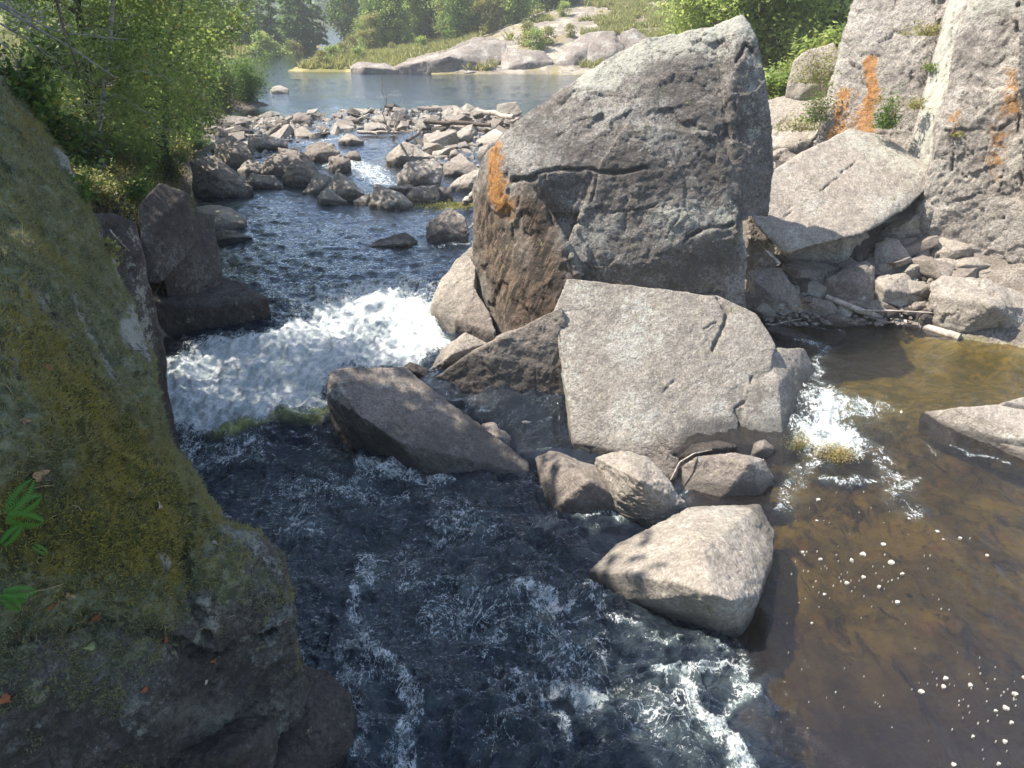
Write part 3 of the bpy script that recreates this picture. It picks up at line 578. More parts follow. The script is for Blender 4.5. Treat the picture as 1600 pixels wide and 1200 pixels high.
# --- scree on the right: stones sit on the rising ground
SG = (13.9, -1.0, .40)
SCREE = [
 ('big wedge block at the foot of the huge beige slab', [(1220, 397), (1262, 350), (1301, 320), (1338, 337), (1361, 372), (1324, 409), (1238, 404)], GPALE, 1.2),
 ('long grey block in the boulder shade at the scree edge', [(1220, 412), (1245, 405), (1270, 404), (1312, 418), (1292, 446), (1272, 444), (1235, 424)], GRAN, 1.0),
 ('purplish rounded stone in shade above the driftwood', [(1290, 436), (1320, 418), (1353, 406), (1367, 416), (1364, 470), (1347, 476), (1310, 467)], GRAN, 1.6),
 ('long flat rock lodged under the beige slab edge', [(1370, 365), (1385, 350), (1419, 337), (1468, 312), (1490, 325), (1465, 352), (1445, 360), (1379, 371)], GPALE, 1.0),
 ('small rounded stone beside the cliff foot', [(1465, 350), (1471, 338), (1485, 334), (1502, 336), (1499, 350)], GRAN, 1.0),
 ('thin flat stone near the cliff foot', [(1463, 360), (1480, 352), (1511, 348), (1511, 359), (1479, 367)], GRAN, .8),
 ('tilted pale slab in the middle of the scree', [(1367, 380), (1385, 372), (1404, 375), (1430, 406), (1400, 424), (1384, 430), (1367, 424)], GPALE, 1.1),
 ('small angular stone above the tilted scree slab', [(1393, 380), (1410, 372), (1433, 371), (1436, 382), (1416, 390)], GPALE, 1.0),
 ('large flat-backed slab high on the scree', [(1453, 396), (1468, 366), (1500, 368), (1542, 374), (1563, 389), (1525, 412), (1485, 408)], GPALE, .9),
 ('steep grey slab below the flat-backed slab', [(1448, 441), (1459, 404), (1480, 402), (1500, 406), (1508, 428), (1479, 450)], GPALE, 1.0),
 ('big blocky rock right of the purplish stone', [(1367, 452), (1366, 436), (1390, 428), (1413, 427), (1450, 462), (1404, 479), (1381, 479)], GPALE, 1.3),
 ('knife-edged stone lying across the scree middle', [(1393, 434), (1425, 412), (1456, 402), (1458, 413), (1430, 434)], GPALE, .8),
 ('huge smooth pale boulder at the water edge on the far right', [(1453, 462), (1458, 444), (1473, 434), (1542, 441), (1590, 455), (1640, 480), (1640, 532), (1560, 524), (1476, 508)], GPALE, 1.2),
 ('triangular stone behind the huge smooth pale boulder', [(1512, 428), (1520, 418), (1542, 414), (1571, 418), (1556, 440)], GPALE, 1.0),
 ('rounded warm-toned boulder against the cliff foot', [(1520, 348), (1530, 336), (1551, 331), (1580, 340), (1590, 352), (1571, 374), (1540, 362)], GPALE, 1.1),
 ('dark-sided stone at the right edge under the cliff', [(1580, 440), (1582, 408), (1600, 398), (1640, 400), (1640, 446)], GRAN, 1.3),
 ('little dark stone beside the white-tipped log', [(1434, 505), (1433, 488), (1448, 484), (1464, 488), (1476, 507)], GDARK, 1.2),
 ('low block tucked under the purplish stone', [(1422, 480), (1425, 473), (1450, 467), (1454, 481), (1439, 485)], GRAN, 1.0),
 ('shaded low rock behind the driftwood', [(1255, 478), (1262, 462), (1301, 472), (1312, 488), (1262, 490)], GRAN, .9),
 ('dark squat rock at the right base of the giant boulder', [(1163, 470), (1165, 425), (1190, 416), (1220, 418), (1246, 452), (1255, 481), (1200, 488), (1169, 484)], GRAN, 1.8),
 ('rugged brown rock tucked behind the right side of the giant boulder', [(1148, 400), (1151, 325), (1165, 318), (1183, 337), (1212, 375), (1208, 415), (1163, 418)], GRAN, 2.2),
 ('grey stone between the squat rock and the long grey block', [(1228, 440), (1238, 424), (1262, 428), (1275, 446), (1262, 462), (1242, 458)], GDARK, 1.0),
 ('wedge stone right of the long flat rock', [(1500, 345), (1512, 334), (1530, 338), (1524, 352), (1508, 356)], GPALE, 1.0),
 ('small pale stone near the top of the scree slab', [(1428, 398), (1436, 388), (1452, 390), (1450, 403), (1438, 408)], GPALE, 1.0),
 ('brown stone between the blocky rock and the smooth boulder', [(1440, 470), (1446, 456), (1458, 458), (1460, 474), (1450, 478)], GRAN, 1.0),
]
for i, (lb, pts, mt, sl) in enumerate(SCREE):
    poly('rock', lb, pts, mt, slope=sl, smooth=0, seed=200 + i, ground_sy=SG, cat='rock', voxel=.025, facet=1.5, bulge=.34)
poly('rock', 'flat mossy rock lying in the shallow water under the driftwood', [(1275, 494), (1307, 488), (1340, 492), (1373, 504), (1324, 509), (1285, 504)], GRAN, slope=.4, cat='rock', smooth=2)
poly('rock', 'reddish brown low rock between slab boulder and shallows', [(1198, 515), (1205, 508), (1223, 510), (1267, 524), (1250, 530), (1226, 530)], GDARK, slope=.4, cat='rock', smooth=2)
rock('slab', 'huge tilted beige slab lying against the cliff behind the scree', [[D(1163, 312, 15.6), D(1184, 278, 16.2), D(1250, 238, 17.2), D(1327, 201, 18.0), D(1379, 211, 18.0), D(1458, 263, 17.2), D(1464, 280, 17.0), D(1420, 322, 16.1), D(1373, 352, 15.4), D(1345, 366, 15.0), D(1225, 395, 14.6), D(1180, 352, 15.0)]], GPALE, voxel=.03, smooth=1, back=1.2, sink=0, seed=61, size=2.4, facet=.25, amp=.3, wetline=False, cat='boulder',
    cracks=[([(1225, 338), (1292, 290), (1340, 250)], .03, .06), ([(1240, 300), (1270, 280)], .02, .03), ([(1288, 300), (1310, 312), (1350, 330)], .02, .04), ([(1210, 290), (1235, 320), (1222, 345)], .025, .03)], paint=[('pale', [(1330, 215), (1440, 265)], .8, .55)])
# --- flat bedrock on the right
rock('bedrock_shelf', 'long low pale bedrock shelf rising from brown water at the right edge', [[Zp(1440, 645, -1.22), Zp(1500, 636, -.95), Zp(1560, 634, -.93), Zp(1640, 640, -.92), Zp(1640, 690, -1.1), Zp(1560, 683, -1.2), Zp(1490, 668, -1.25)]], GPALE, voxel=.02, smooth=4, back=.25, seed=66, facet=.4)
rock('bedrock_shelf', 'pale bedrock step behind the long low shelf', [[Zp(1555, 634, -1.0), Zp(1570, 627, -.85), Zp(1650, 612, -.8), Zp(1650, 645, -1.0), Zp(1590, 641, -1.0)]], GPALE, voxel=.02, smooth=2, back=.3, seed=67, facet=.4)
rock('bedrock_shelf', 'front pale ledge below the long low shelf at the right edge', [[Zp(1560, 692, -1.3), Zp(1580, 680, -1.2), Zp(1650, 675, -1.15), Zp(1650, 730, -1.4), Zp(1600, 714, -1.4)]], GPALE, voxel=.02, smooth=4, back=.2, seed=68, facet=.4)

# --- cliff
rock('cliff', 'tall sunlit cliff face with rust-orange streaks beside the trees', [[D(1268, 232, 19.3), D(1300, 150, 19.8), D(1342, 0, 20.6), D(1365, -80, 21), D(1530, -90, 19.6), D(1510, 0, 19.0), D(1440, 262, 17.9), D(1380, 300, 18.0), D(1290, 300, 18.6)]], CLIFF, voxel=.04, smooth=1, back=4, sink=1.5, seed=71, size=3, facet=1.5, amp=.8, fine=2.2, wetline=False, cat='cliff',
    cracks=[([(1325, 70), (1345, 85), (1400, 92)], .03, .05), ([(1420, 60), (1425, 130)], .06, .06), ([(1330, 100), (1350, 115), (1390, 118)], .02, .04), ([(1400, 0), (1385, 60), (1410, 95)], .03, .06), ([(1300, 170), (1340, 190)], .02, .03), ([(1480, -20), (1462, 60), (1425, 55)], .05, .08)],
    paint=[('orange', [(1358, 95), (1360, 145), (1357, 200)], .17, 1.0), ('orange', [(1356, 160), (1350, 205)], .3, .9), ('orange', [(1318, 150), (1312, 200), (1300, 215)], .30, .7), ('dark', [(1420, 100), (1440, 140)], .5, .5), ('dark', [(1490, 20), (1470, 90)], .4, .5)])
rock('cliff', 'pale banded rib of cliff slanting between the two main cliff faces', [[D(1440, 262, 17.5), D(1418, 240, 17.8), D(1478, 40, 18.5), D(1500, -60, 18.9), D(1560, -80, 18.2), D(1530, 30, 17.6), D(1490, 180, 17.1), D(1462, 300, 16.9)]], GPALE, voxel=.03, smooth=1, back=3, sink=1.2, seed=73, size=1.5, facet=.3, amp=.5, wetline=False, cat='cliff', stretch=(2.2, 2.2, .4), fine=1.8, cracks=[([(1492, 10), (1475, 120), (1450, 240)], .04, .07), ([(1510, 0), (1488, 110), (1470, 220)], .03, .05)], paint=[('pale', [(1490, 10), (1440, 240)], .5, .9)])
rock('cliff', 'rightmost cliff block with dark mottling and yellow stains', [[D(1505, 20, 17.3), D(1560, -10, 17.0), D(1600, -40, 16.6), D(1800, -60, 15.5), D(1800, 330, 13.8), D(1600, 350, 15.4), D(1500, 330, 16.4), D(1470, 290, 16.7), D(1462, 215, 16.8), D(1490, 150, 16.9)], [D(1485, 150, 16.8), D(1505, 140, 16.6), D(1595, 140, 15.9), D(1600, 320, 15.4), D(1480, 300, 16.3), D(1462, 225, 16.6)]], CLIFF, voxel=.035, smooth=1, back=3, sink=1.2, seed=75, size=2.4, facet=1.5, amp=.8, fine=2.2, wetline=False, cat='cliff',
    cracks=[([(1475, 203), (1510, 204), (1555, 203), (1595, 185)], .04, .08), ([(1480, 205), (1492, 235), (1488, 265)], .05, .08), ([(1500, 285), (1520, 270), (1560, 262), (1600, 275)], .03, .06), ([(1590, 10), (1592, 150), (1596, 290)], .05, .09), ([(1480, 320), (1530, 300), (1600, 310)], .03, .07), ([(1545, 205), (1535, 262)], .025, .05), ([(1510, 60), (1530, 130), (1500, 200)], .02, .04), ([(1570, 262), (1560, 300)], .03, .05)],
    paint=[('orange', [(1585, 120), (1588, 170)], .3, .5), ('orange', [(1492, 180), (1495, 200)], .2, .5), ('orange', [(1560, 210), (1555, 260)], .25, .45), ('dark', [(1510, 60), (1530, 90), (1545, 60)], .6, .7), ('pale', [(1520, 10), (1570, 5)], .3, .8)])
rock('cliff', 'narrow column of rock at the right picture edge', [[D(1594, 60, 14.9), D(1600, -60, 15.2), D(1700, -60, 14.8), D(1700, 320, 14.4), D(1603, 335, 14.9), D(1597, 200, 14.9)]], CLIFF, voxel=.035, smooth=1, back=1.2, sink=0, seed=76, size=1.2, facet=.4, wetline=False, cat='cliff')
rock('boulder', 'round pale boulder perched between the trees and the orange-streaked cliff', [[D(1231, 135, 21.6), D(1240, 96, 21.8), D(1262, 78, 22), D(1302, 68, 22), D(1311, 92, 21.7), D(1290, 128, 21.3), D(1255, 138, 21.3)]], GPALE, voxel=.035, smooth=2, back=1.2, sink=.3, seed=77, wetline=False)
rock('boulder', 'low blocky pale rock under the round perched boulder', [[D(1196, 158, 21.6), D(1235, 148, 21.8), D(1300, 140, 21.6), D(1300, 190, 20.4), D(1262, 225, 19.8), D(1198, 232, 20)]], GPALE, voxel=.035, smooth=1, back=1.6, sink=.6, seed=78, wetline=False)

# --- left bank rocks
rock('mossy_cliff', 'moss-covered rock bank filling the lower left corner, ferns growing on it', [
    [D(-2, 118, 7.4), D(60, 182, 7.5), D(102, 245, 7.3), D(135, 330, 7.0), D(182, 415, 6.7), D(205, 470, 6.5), D(224, 560, 6.2), D(230, 655, 5.9), D(120, 500, 5.2), D(40, 420, 5.0), D(-120, 120, 6.6), D(-350, 300, 4.6), D(-350, 700, 3.2), D(0, 700, 3.7), D(120, 700, 4.2), D(150, 860, 4.2), D(-50, 950, 3.4), D(235, 700, 5.0)],
    [D(230, 655, 5.9), D(262, 705, 5.6), D(305, 760, 5.3), D(345, 812, 5.15), D(300, 850, 4.7), D(200, 700, 4.7), D(150, 820, 4.1), D(0, 780, 3.6), D(-300, 800, 3.1), D(-300, 1050, 3.0), D(0, 1000, 3.45), D(200, 960, 4.0), D(320, 960, 4.6)],
    [D(305, 815, 5.2), D(345, 824, 5.3), D(400, 832, 5.3), D(440, 872, 5.2), D(457, 935, 5.05), D(450, 982, 4.95), D(400, 1015, 4.7), D(330, 1040, 4.45), D(280, 1000, 4.3), D(290, 880, 4.6), D(360, 900, 4.75)],
    [D(0, 980, 3.5), D(200, 1000, 4.0), D(320, 1030, 4.5), D(405, 1040, 4.85), D(434, 1095, 4.85), D(425, 1150, 4.75), D(330, 1260, 4.3), D(0, 1300, 3.4), D(-300, 1300, 3.0), D(-300, 1000, 3.0), D(200, 1120, 4.1)]],
    GMOSS, voxel=.02, smooth=3, back=2.2, sink=1.0, seed=81, size=1.6, facet=1.1, amp=1.5, fine=1.8, lump=.05, cat='rock bank',
    cracks=[([(300, 770), (290, 850), (300, 950), (330, 1000)], .07, .08), ([(345, 815), (380, 850), (420, 900), (440, 960)], .03, .035), ([(20, 1000), (200, 985), (330, 1030), (430, 990)], .08, .10)],
    paint=[('moss', [(0, 200), (100, 400), (120, 600), (60, 500)], 2.2, 1.0), ('moss', [(60, 640), (180, 660), (250, 760), (150, 800)], .95, 1.3), ('yel', [(110, 620), (170, 690), (235, 740), (250, 800)], .8, .75), ('yel', [(-30, 90), (20, 130), (60, 170)], .8, 1.0), ('yel', [(60, 820), (180, 830), (260, 850)], .45, .9), ('moss', [(20, 820), (150, 850), (260, 850)], .8, 1.3), ('moss', [(340, 880), (400, 860), (430, 900)], .25, .6), ('pale', [(320, 950), (340, 980), (300, 1010)], .16, .75), ('pale', [(108, 255), (150, 340), (185, 430), (212, 540)], .26, .75), ('pale', [(60, 470), (75, 500)], .22, .6), ('pale', [(120, 470), (135, 520)], .2, .7), ('pale', [(20, 560), (40, 600)], .2, .5), ('pale', [(160, 560), (190, 600)], .14, .6), ('pale', [(250, 870), (262, 880)], .14, .8), ('pale', [(400, 850), (440, 900)], .12, .5), ('dark', [(0, 1050), (250, 1060), (400, 1060)], .6, .7), ('pale', [(240, 1110), (330, 1130), (420, 1110)], .25, .5), ('dark', [(50, 1150), (380, 1180)], .8, .6)])
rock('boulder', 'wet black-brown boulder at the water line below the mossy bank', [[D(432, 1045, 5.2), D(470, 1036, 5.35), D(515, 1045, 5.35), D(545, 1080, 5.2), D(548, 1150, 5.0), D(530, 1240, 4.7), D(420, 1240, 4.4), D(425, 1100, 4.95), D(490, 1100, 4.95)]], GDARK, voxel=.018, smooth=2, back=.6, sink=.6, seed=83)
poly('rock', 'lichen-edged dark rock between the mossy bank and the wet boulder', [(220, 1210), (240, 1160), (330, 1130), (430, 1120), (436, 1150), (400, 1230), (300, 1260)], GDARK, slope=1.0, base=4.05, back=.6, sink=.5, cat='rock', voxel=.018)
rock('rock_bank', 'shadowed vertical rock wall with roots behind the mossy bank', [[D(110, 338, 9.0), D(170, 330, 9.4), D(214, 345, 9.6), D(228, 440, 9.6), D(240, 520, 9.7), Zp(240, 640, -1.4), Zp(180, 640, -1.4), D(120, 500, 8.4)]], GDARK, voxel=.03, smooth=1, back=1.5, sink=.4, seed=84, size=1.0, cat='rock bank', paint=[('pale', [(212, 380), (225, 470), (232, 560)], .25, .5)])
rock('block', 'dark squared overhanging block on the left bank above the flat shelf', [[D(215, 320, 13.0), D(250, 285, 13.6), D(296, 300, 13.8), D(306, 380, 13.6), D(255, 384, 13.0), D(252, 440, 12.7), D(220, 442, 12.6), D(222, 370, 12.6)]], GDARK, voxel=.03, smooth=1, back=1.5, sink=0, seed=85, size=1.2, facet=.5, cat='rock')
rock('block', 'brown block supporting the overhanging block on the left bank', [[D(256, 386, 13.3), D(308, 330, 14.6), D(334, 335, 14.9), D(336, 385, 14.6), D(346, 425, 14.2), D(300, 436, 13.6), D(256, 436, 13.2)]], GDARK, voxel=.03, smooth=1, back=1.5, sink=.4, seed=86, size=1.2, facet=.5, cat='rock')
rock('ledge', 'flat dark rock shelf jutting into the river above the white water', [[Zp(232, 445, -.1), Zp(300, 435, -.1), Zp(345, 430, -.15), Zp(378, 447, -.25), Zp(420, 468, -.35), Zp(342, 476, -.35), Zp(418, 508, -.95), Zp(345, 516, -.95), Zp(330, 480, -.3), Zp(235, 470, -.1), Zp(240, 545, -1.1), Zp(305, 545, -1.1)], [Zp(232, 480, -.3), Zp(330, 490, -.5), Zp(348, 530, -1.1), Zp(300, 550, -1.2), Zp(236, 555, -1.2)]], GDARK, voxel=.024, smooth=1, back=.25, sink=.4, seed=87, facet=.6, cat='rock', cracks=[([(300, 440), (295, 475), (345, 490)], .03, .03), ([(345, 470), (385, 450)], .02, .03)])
# --- outcrops on the far shore
OUT = [
 ('long grey outcrop sloping into the pool on the far shore', [(615, 106), (660, 88), (700, 74), (745, 58), (792, 60), (800, 85), (770, 103), (700, 110)], .5),
 ('rounded pinkish outcrop below the dry bushes on the far shore', [(780, 112), (783, 88), (800, 76), (850, 80), (866, 96), (850, 110), (800, 116)], .9),
 ('smooth domed outcrop next to the giant boulder on the far shore', [(868, 100), (880, 75), (915, 52), (945, 48), (950, 80), (920, 105), (890, 112)], .9),
 ('tall pale rock standing behind the giant boulder', [(916, 110), (918, 72), (940, 50), (960, 48), (975, 75), (985, 112)], 2.0),
 ('pale rock block beside the tall pale rock', [(968, 85), (970, 52), (990, 44), (1012, 60), (1020, 90)], 2.0),
 ('low grey shelf along the far waterline', [(655, 112), (700, 104), (770, 108), (775, 114), (700, 117)], .3),
 ('small rounded boulder on the far waterline', [(746, 108), (750, 96), (762, 94), (776, 106), (770, 112)], 1.0),
 ('flat pale rock at the tip of the grassy point', [(545, 104), (560, 96), (600, 99), (625, 108), (560, 110)], .4),
]
for i, (lb, pts, sl) in enumerate(OUT):
    vb = max(p[1] for p in pts); b = 66 if vb > 108 else (70 if vb > 95 else 68)
    poly('outcrop', lb, pts, GRAN, slope=sl * .9, base=b, smooth=2, cat='outcrop', voxel=.13, back=4, sink=1.0, seed=300 + i, fine=3.0, facet=.8)
# ------------------------------------------------------------------ plants
CV = np.array([0, 0, CAMZ])
def proj(P):
    P = np.asarray(P) - CV; dep = P[:, 1] * cP - P[:, 2] * sP; up = P[:, 1] * sP + P[:, 2] * cP
    dep = np.maximum(dep, .01); return 800 + FPX * P[:, 0] / dep, 600 - FPX * up / dep
def leaf_mat(name, ca, cb, trans=.45, rough=.5):
    t = NT(name); v = t.attr('tint')
    c = t.mix(v, ca, cb); c = t.mix(t.step(v, .965, .985), c, (.30, .20, .02))
    d = t.bsdf(c, rough, None, .35); tl = t.n('BsdfTranslucent'); t.set(tl.inputs[0], t.mix(.5, c, tuple(min(1, x * 1.9) for x in cb)))
    return t.end(t.mixs(trans, d, tl.outputs[0]))
def plain(name, c, rough=.8, c2=None, sc=8, bump=.01, stretch=(1, 1, 1)):
    t = NT(name); p = t.scale(t.pos(), stretch); n = t.noise(p, sc, 6, .65)
    return t.end(t.bsdf(t.mix(t.step(n, .35, .65), c, c2 or tuple(x * .6 for x in c)), rough, t.bump(n, bump), .25))
def leaves(C, size, rng, up=.6, aspect=.6, tint=None):
    N = len(C); a = rng.normal(size=(N, 3)); a /= np.linalg.norm(a, axis=1)[:, None] + 1e-9
    n = rng.normal(size=(N, 3)) + np.array([0, 0, up * 2]); n /= np.linalg.norm(n, axis=1)[:, None] + 1e-9
    b = np.cross(n, a); b /= np.linalg.norm(b, axis=1)[:, None] + 1e-9; a = np.cross(b, n)
    s = (size * rng.uniform(.45, 1.5, N))[:, None]
    V = np.stack([C - a * s * .5, C + b * s * aspect * .5 - n * s * .06, C + a * s * .5, C - b * s * aspect * .5 - n * s * .06], 1).reshape(-1, 3)
    F = np.arange(N * 4).reshape(N, 4); tt = np.repeat(tint if tint is not None else rng.uniform(0, 1, N), 4); return V, F, tt
def tube(pts, rad, sides=6):
    pts = np.array([tuple(p) for p in pts]); n = len(pts); V = []; up = np.array([0.3, .2, 1.0])
    for i in range(n):
        d = pts[min(i + 1, n - 1)] - pts[max(i - 1, 0)]; d = d / (np.linalg.norm(d) + 1e-9)
        x = np.cross(d, up); x /= np.linalg.norm(x) + 1e-9; y = np.cross(d, x)
        for k in range(sides):
            an = 2 * math.pi * k / sides; V.append(pts[i] + rad[i] * (math.cos(an) * x + math.sin(an) * y))
    F = [(i * sides + k, i * sides + (k + 1) % sides, (i + 1) * sides + (k + 1) % sides, (i + 1) * sides + k) for i in range(n - 1) for k in range(sides)]
    return np.array(V), np.array(F)
def join(parts):
    V = []; F = []; o = 0
    for v, f in parts: V.append(v); F.append(f + o); o += len(v)
    return np.concatenate(V), np.concatenate(F)
def wander(a, b, n, amp, rng, droop=0):
    a = np.array(a, float); b = np.array(b, float); t = np.linspace(0, 1, n)[:, None]; w = np.cumsum(rng.normal(size=(n, 3)), 0) * amp * np.linalg.norm(b - a) / n
    w -= w[0]; p = a + (b - a) * t + w; p[:, 2] -= droop * (t[:, 0] ** 2); return p
def tree_geo(seed, height, spread, nl, leaf_n, leaf, crown0=.25, lean=(0, 0), r0=None, clump=.35, droop=.3, keep=None, org=(0, 0, 0), trunks=1):
    rng = np.random.default_rng(seed); tubes = []; LC = []
    r0 = r0 or height * .018
    for tr in range(trunks):
        ln = np.array(lean) + rng.normal(size=2) * .12 * height * (trunks > 1)
        T = wander((0, 0, -.3), (ln[0], ln[1], height), 12, .16, rng); R = r0 * (1 - np.linspace(0, 1, 12) * .88); tubes.append(tube(T, R, 8))
        for k in range(nl // trunks):
            t = crown0 + (1 - crown0) * (k + rng.uniform()) / (nl / trunks); t = min(t, .99); i = t * 11; i0 = int(i); s = T[i0] + (T[min(i0 + 1, 11)] - T[i0]) * (i - i0)
            az = rng.uniform(0, 2 * math.pi); prof = math.sin(math.pi * min(1, (1.02 - t) / (1 - crown0) * .75 + .12)) ** .8
            L = spread * prof * rng.uniform(.6, 1.15); el = rng.uniform(.1, .8)
            e = s + L * np.array([math.cos(az) * math.cos(el), math.sin(az) * math.cos(el), math.sin(el)])
            B = wander(s, e, 7, .25, rng, droop * L); rb = np.linspace(r0 * .35 * (1.1 - t), r0 * .05, 7)
            if keep is not None:
                kk = keep(B + np.array(org)); q_ = 7 if kk.all() else int(np.argmin(kk))
                if q_ < 3: continue
                B = B[:q_]; rb = rb[:q_]
            tubes.append(tube(B, rb, 5)); LC.append(B[2:])
            for q in range(5):
                j = rng.integers(2, len(B)); d = rng.normal(size=3); d[2] -= droop * .6; d = d / np.linalg.norm(d) * L * rng.uniform(.2, .5)
                Tw = wander(B[j], B[j] + d, 5, .3, rng)
                if keep is not None and not keep(Tw + np.array(org)).all(): continue
                tubes.append(tube(Tw, np.linspace(r0 * .09, r0 * .03, 5), 3)); LC.append(Tw[1:]); LC.append(B[3:] if len(B) > 3 else Tw[1:])
    LC = np.concatenate(LC); c = LC[rng.integers(0, len(LC), leaf_n)] + rng.normal(size=(leaf_n, 3)) * clump * np.array([1, 1, .7])
    if keep is not None: c = c[keep(c + np.array(org))]
    V, F, tt = leaves(c, leaf, rng, tint=np.clip(.5 + .55 * fbm(c * 1.1 + seed, 3, seed) + .22 * rng.normal(size=len(c)), 0, 1)); BV, BF = join(tubes)
    if keep is not None:
        pass
    return (BV, BF), (V, F, tt)
def make_tree(name, label, cat, loc, bark, leafm, group=None, **kw):
    (BV, BF), (V, F, tt) = tree_geo(org=loc, **kw)
    r = empty(name, loc); tag(r, label, cat, group)
    link('trunk', np_mesh('trunk', BV, BF), bark, r); link('crown', np_mesh('crown', V, F, dict(tint=tt), smooth=False), leafm, r); return r
def conifer_geo(seed, height, width, n):
    rng = np.random.default_rng(seed); T = wander((0, 0, -.3), (0, 0, height), 8, .03, rng); tb = [tube(T, np.linspace(height * .014, .02, 8), 6)]
    C = []; 
    for k in range(int(height * 9)):
        t = rng.uniform(.08, 1) ; L = width * (1.03 - t) ** .85 * rng.uniform(.55, 1.15); az = rng.uniform(0, 2 * math.pi); z = t * height
        m = max(3, int(n / (height * 9) * (1.3 - t) * 1.5)); s = rng.uniform(.1, 1, m) ** .7
        p = np.stack([np.cos(az) * L * s, np.sin(az) * L * s, z - .28 * L * s ** 1.5], 1) + rng.normal(size=(m, 3)) * .07 * width * np.array([1, 1, .5]); C.append(p)
    C = np.concatenate(C); V, F, tt = leaves(C, .34, rng, up=.8, aspect=.45); return join(tb), (V, F, tt)

BARK = plain('bark_grey_brown', (.12, .10, .08), .9, (.05, .04, .03), 14)
BIRCH = plain('bark_birch', (.52, .48, .42), .8, (.20, .17, .14), 7, stretch=(1, 1, 3))
LBIR = leaf_mat('leaves_birch', (.07, .12, .022), (.27, .33, .09), .5)
LALD = leaf_mat('leaves_alder', (.045, .10, .016), (.14, .22, .04), .5)
LDARK = leaf_mat('leaves_conifer', (.085, .15, .05), (.18, .27, .09), .4)
LFAR = leaf_mat('leaves_far_green', (.11, .17, .04), (.30, .37, .10), .5)
LYEL = leaf_mat('leaves_yellow_green', (.12, .15, .035), (.32, .30, .10), .35)
LUND = leaf_mat('leaves_undergrowth', (.022, .055, .010), (.085, .12, .022))
LRED = leaf_mat('leaves_rust', (.30, .06, .02), (.45, .12, .03))
LMID = leaf_mat('leaves_sunny_green', (.13, .20, .045), (.36, .42, .13), .55)
GRASS = leaf_mat('grass_dry', (.20, .17, .05), (.42, .34, .14), .3)
MOSSL = leaf_mat('moss_blades', (.20, .215, .13), (.34, .27, .045), .25, .8)
STRAW = plain('dry_straw', (.50, .38, .22), .8, (.32, .22, .12))
WOODG = plain('driftwood_weathered', (.46, .40, .34), .85, (.24, .20, .17), 9, stretch=(1, 1, 1))
WOODD = plain('wood_dark_wet', (.12, .09, .07), .7, (.05, .04, .03), 9)

# near birches leaning out over the river from the left bank
FOLI = [(-900, -900), (392, -900), (398, 0), (402, 55), (372, 95), (350, 130), (362, 170), (345, 205), (300, 225), (262, 250), (240, 270), (200, 250), (150, 200), (60, 120), (-20, 60), (-900, 40)]
def keepL(C):
    u, v = proj(C); j = np.random.default_rng(1).normal(size=(len(C), 2)) * 9
    return polysd(u + j[:, 0], v + j[:, 1], FOLI) < 0
for i, (x, y, h, sp, ln, lb, mt, lm, nl) in enumerate([
    (-9.2, 17.4, 7.0, 2.9, (1.8, 0), 'white-barked birch leaning over the river on the left bank', BIRCH, LBIR, 26000),
    (-9.8, 18.5, 7.2, 3.2, (1.6, -.4), 'leafy young tree behind the leaning birch, shading the bank', BARK, LALD, 22000),
    (-10.5, 23.5, 7.0, 3.4, (1.8, 0), 'bright green riverside tree overhanging the stones on the left bank', BARK, LBIR, 24000),
    (-12.6, 29.5, 5.6, 2.8, (1.0, 0), 'dense alder at the far end of the left bank trees', BARK, LALD, 15000),
    (-9.6, 12.0, 6.6, 2.6, (.6, 0), 'dark leafy tree at the upper left corner', BARK, LALD, 17000)]):
    make_tree('birch_tree' if i == 0 else 'tree', lb, 'tree', (x, y, ground(x, y) - .1), mt, lm, seed=400 + i, height=h, spread=sp, nl=34, leaf_n=nl, leaf=.085 if y < 20 else .12, crown0=.08, lean=ln, clump=.30, droop=.45, keep=keepL, r0=.075 if i == 0 else None)
# tall trees above the left bank, outside the picture, that shade the bank and the near water
for i, (x, y, h, sp, n) in enumerate([(-8.6, 4.6, 9.8, 2.6, 9000), (-9.2, 7.6, 10.0, 2.7, 9000), (-8.8, 9.4, 9.6, 2.3, 8000), (-6.8, 1.8, 10.0, 3.0, 9000), (-12.8, 16.6, 8.0, 2.2, 3000), (-14.2, 21.5, 8.4, 2.4, 2500)]):  # last two added to shade the undergrowth slope
    make_tree('tree', ['tall bank tree standing over the mossy rock', 'tall bank tree second along the shaded bank', 'slim tall tree above the shadowed rock wall', 'bank tree nearest the viewpoint', 'added shade tree set back on the slope behind the rock wall', 'added shade tree set back behind the overhanging riverside tree'][i], 'tree', (x, y, ground(x, y) - .1), BARK, LALD, seed=430 + i, height=h, spread=sp, nl=26, leaf_n=n, leaf=.26, crown0=.30 if i < 4 else .5, clump=.45, droop=.2, lean=(0, 0))

def shrub(label, loc, r, h, n, lm, leaf=.06, seed=0, name='shrub', group=None, cat='shrub', stems=9, keep=None):
    rng = np.random.default_rng(seed); tb = []; LC = []
    for k in range(stems):
        az = rng.uniform(0, 6.28); e = np.array([math.cos(az) * r * rng.uniform(.3, 1), math.sin(az) * r * rng.uniform(.3, 1), h * rng.uniform(.6, 1)])
        T = wander((0, 0, -.1), e, 6, .25, rng); tb.append(tube(T, np.linspace(.012 * (r + .5), .003, 6), 4)); LC.append(T[1:])
        for q in range(3):
            b = T[rng.integers(2, 6)]; t2 = wander(b, b + rng.normal(size=3) * r * .35, 4, .2, rng); LC.append(t2); tb.append(tube(t2, np.linspace(.005, .002, 4), 3))
    LC = np.concatenate(LC); c = LC[rng.integers(0, len(LC), n)] + rng.normal(size=(n, 3)) * np.array([r, r, h * .7]) * .2
    V, F, tt = leaves(c, leaf, rng)
    ro = empty(name, loc); tag(ro, label, cat, group); link('stem', np_mesh('stem', *join(tb)), BARK, ro); link('foliage', np_mesh('foliage', V, F, dict(tint=tt), False), lm, ro); return ro
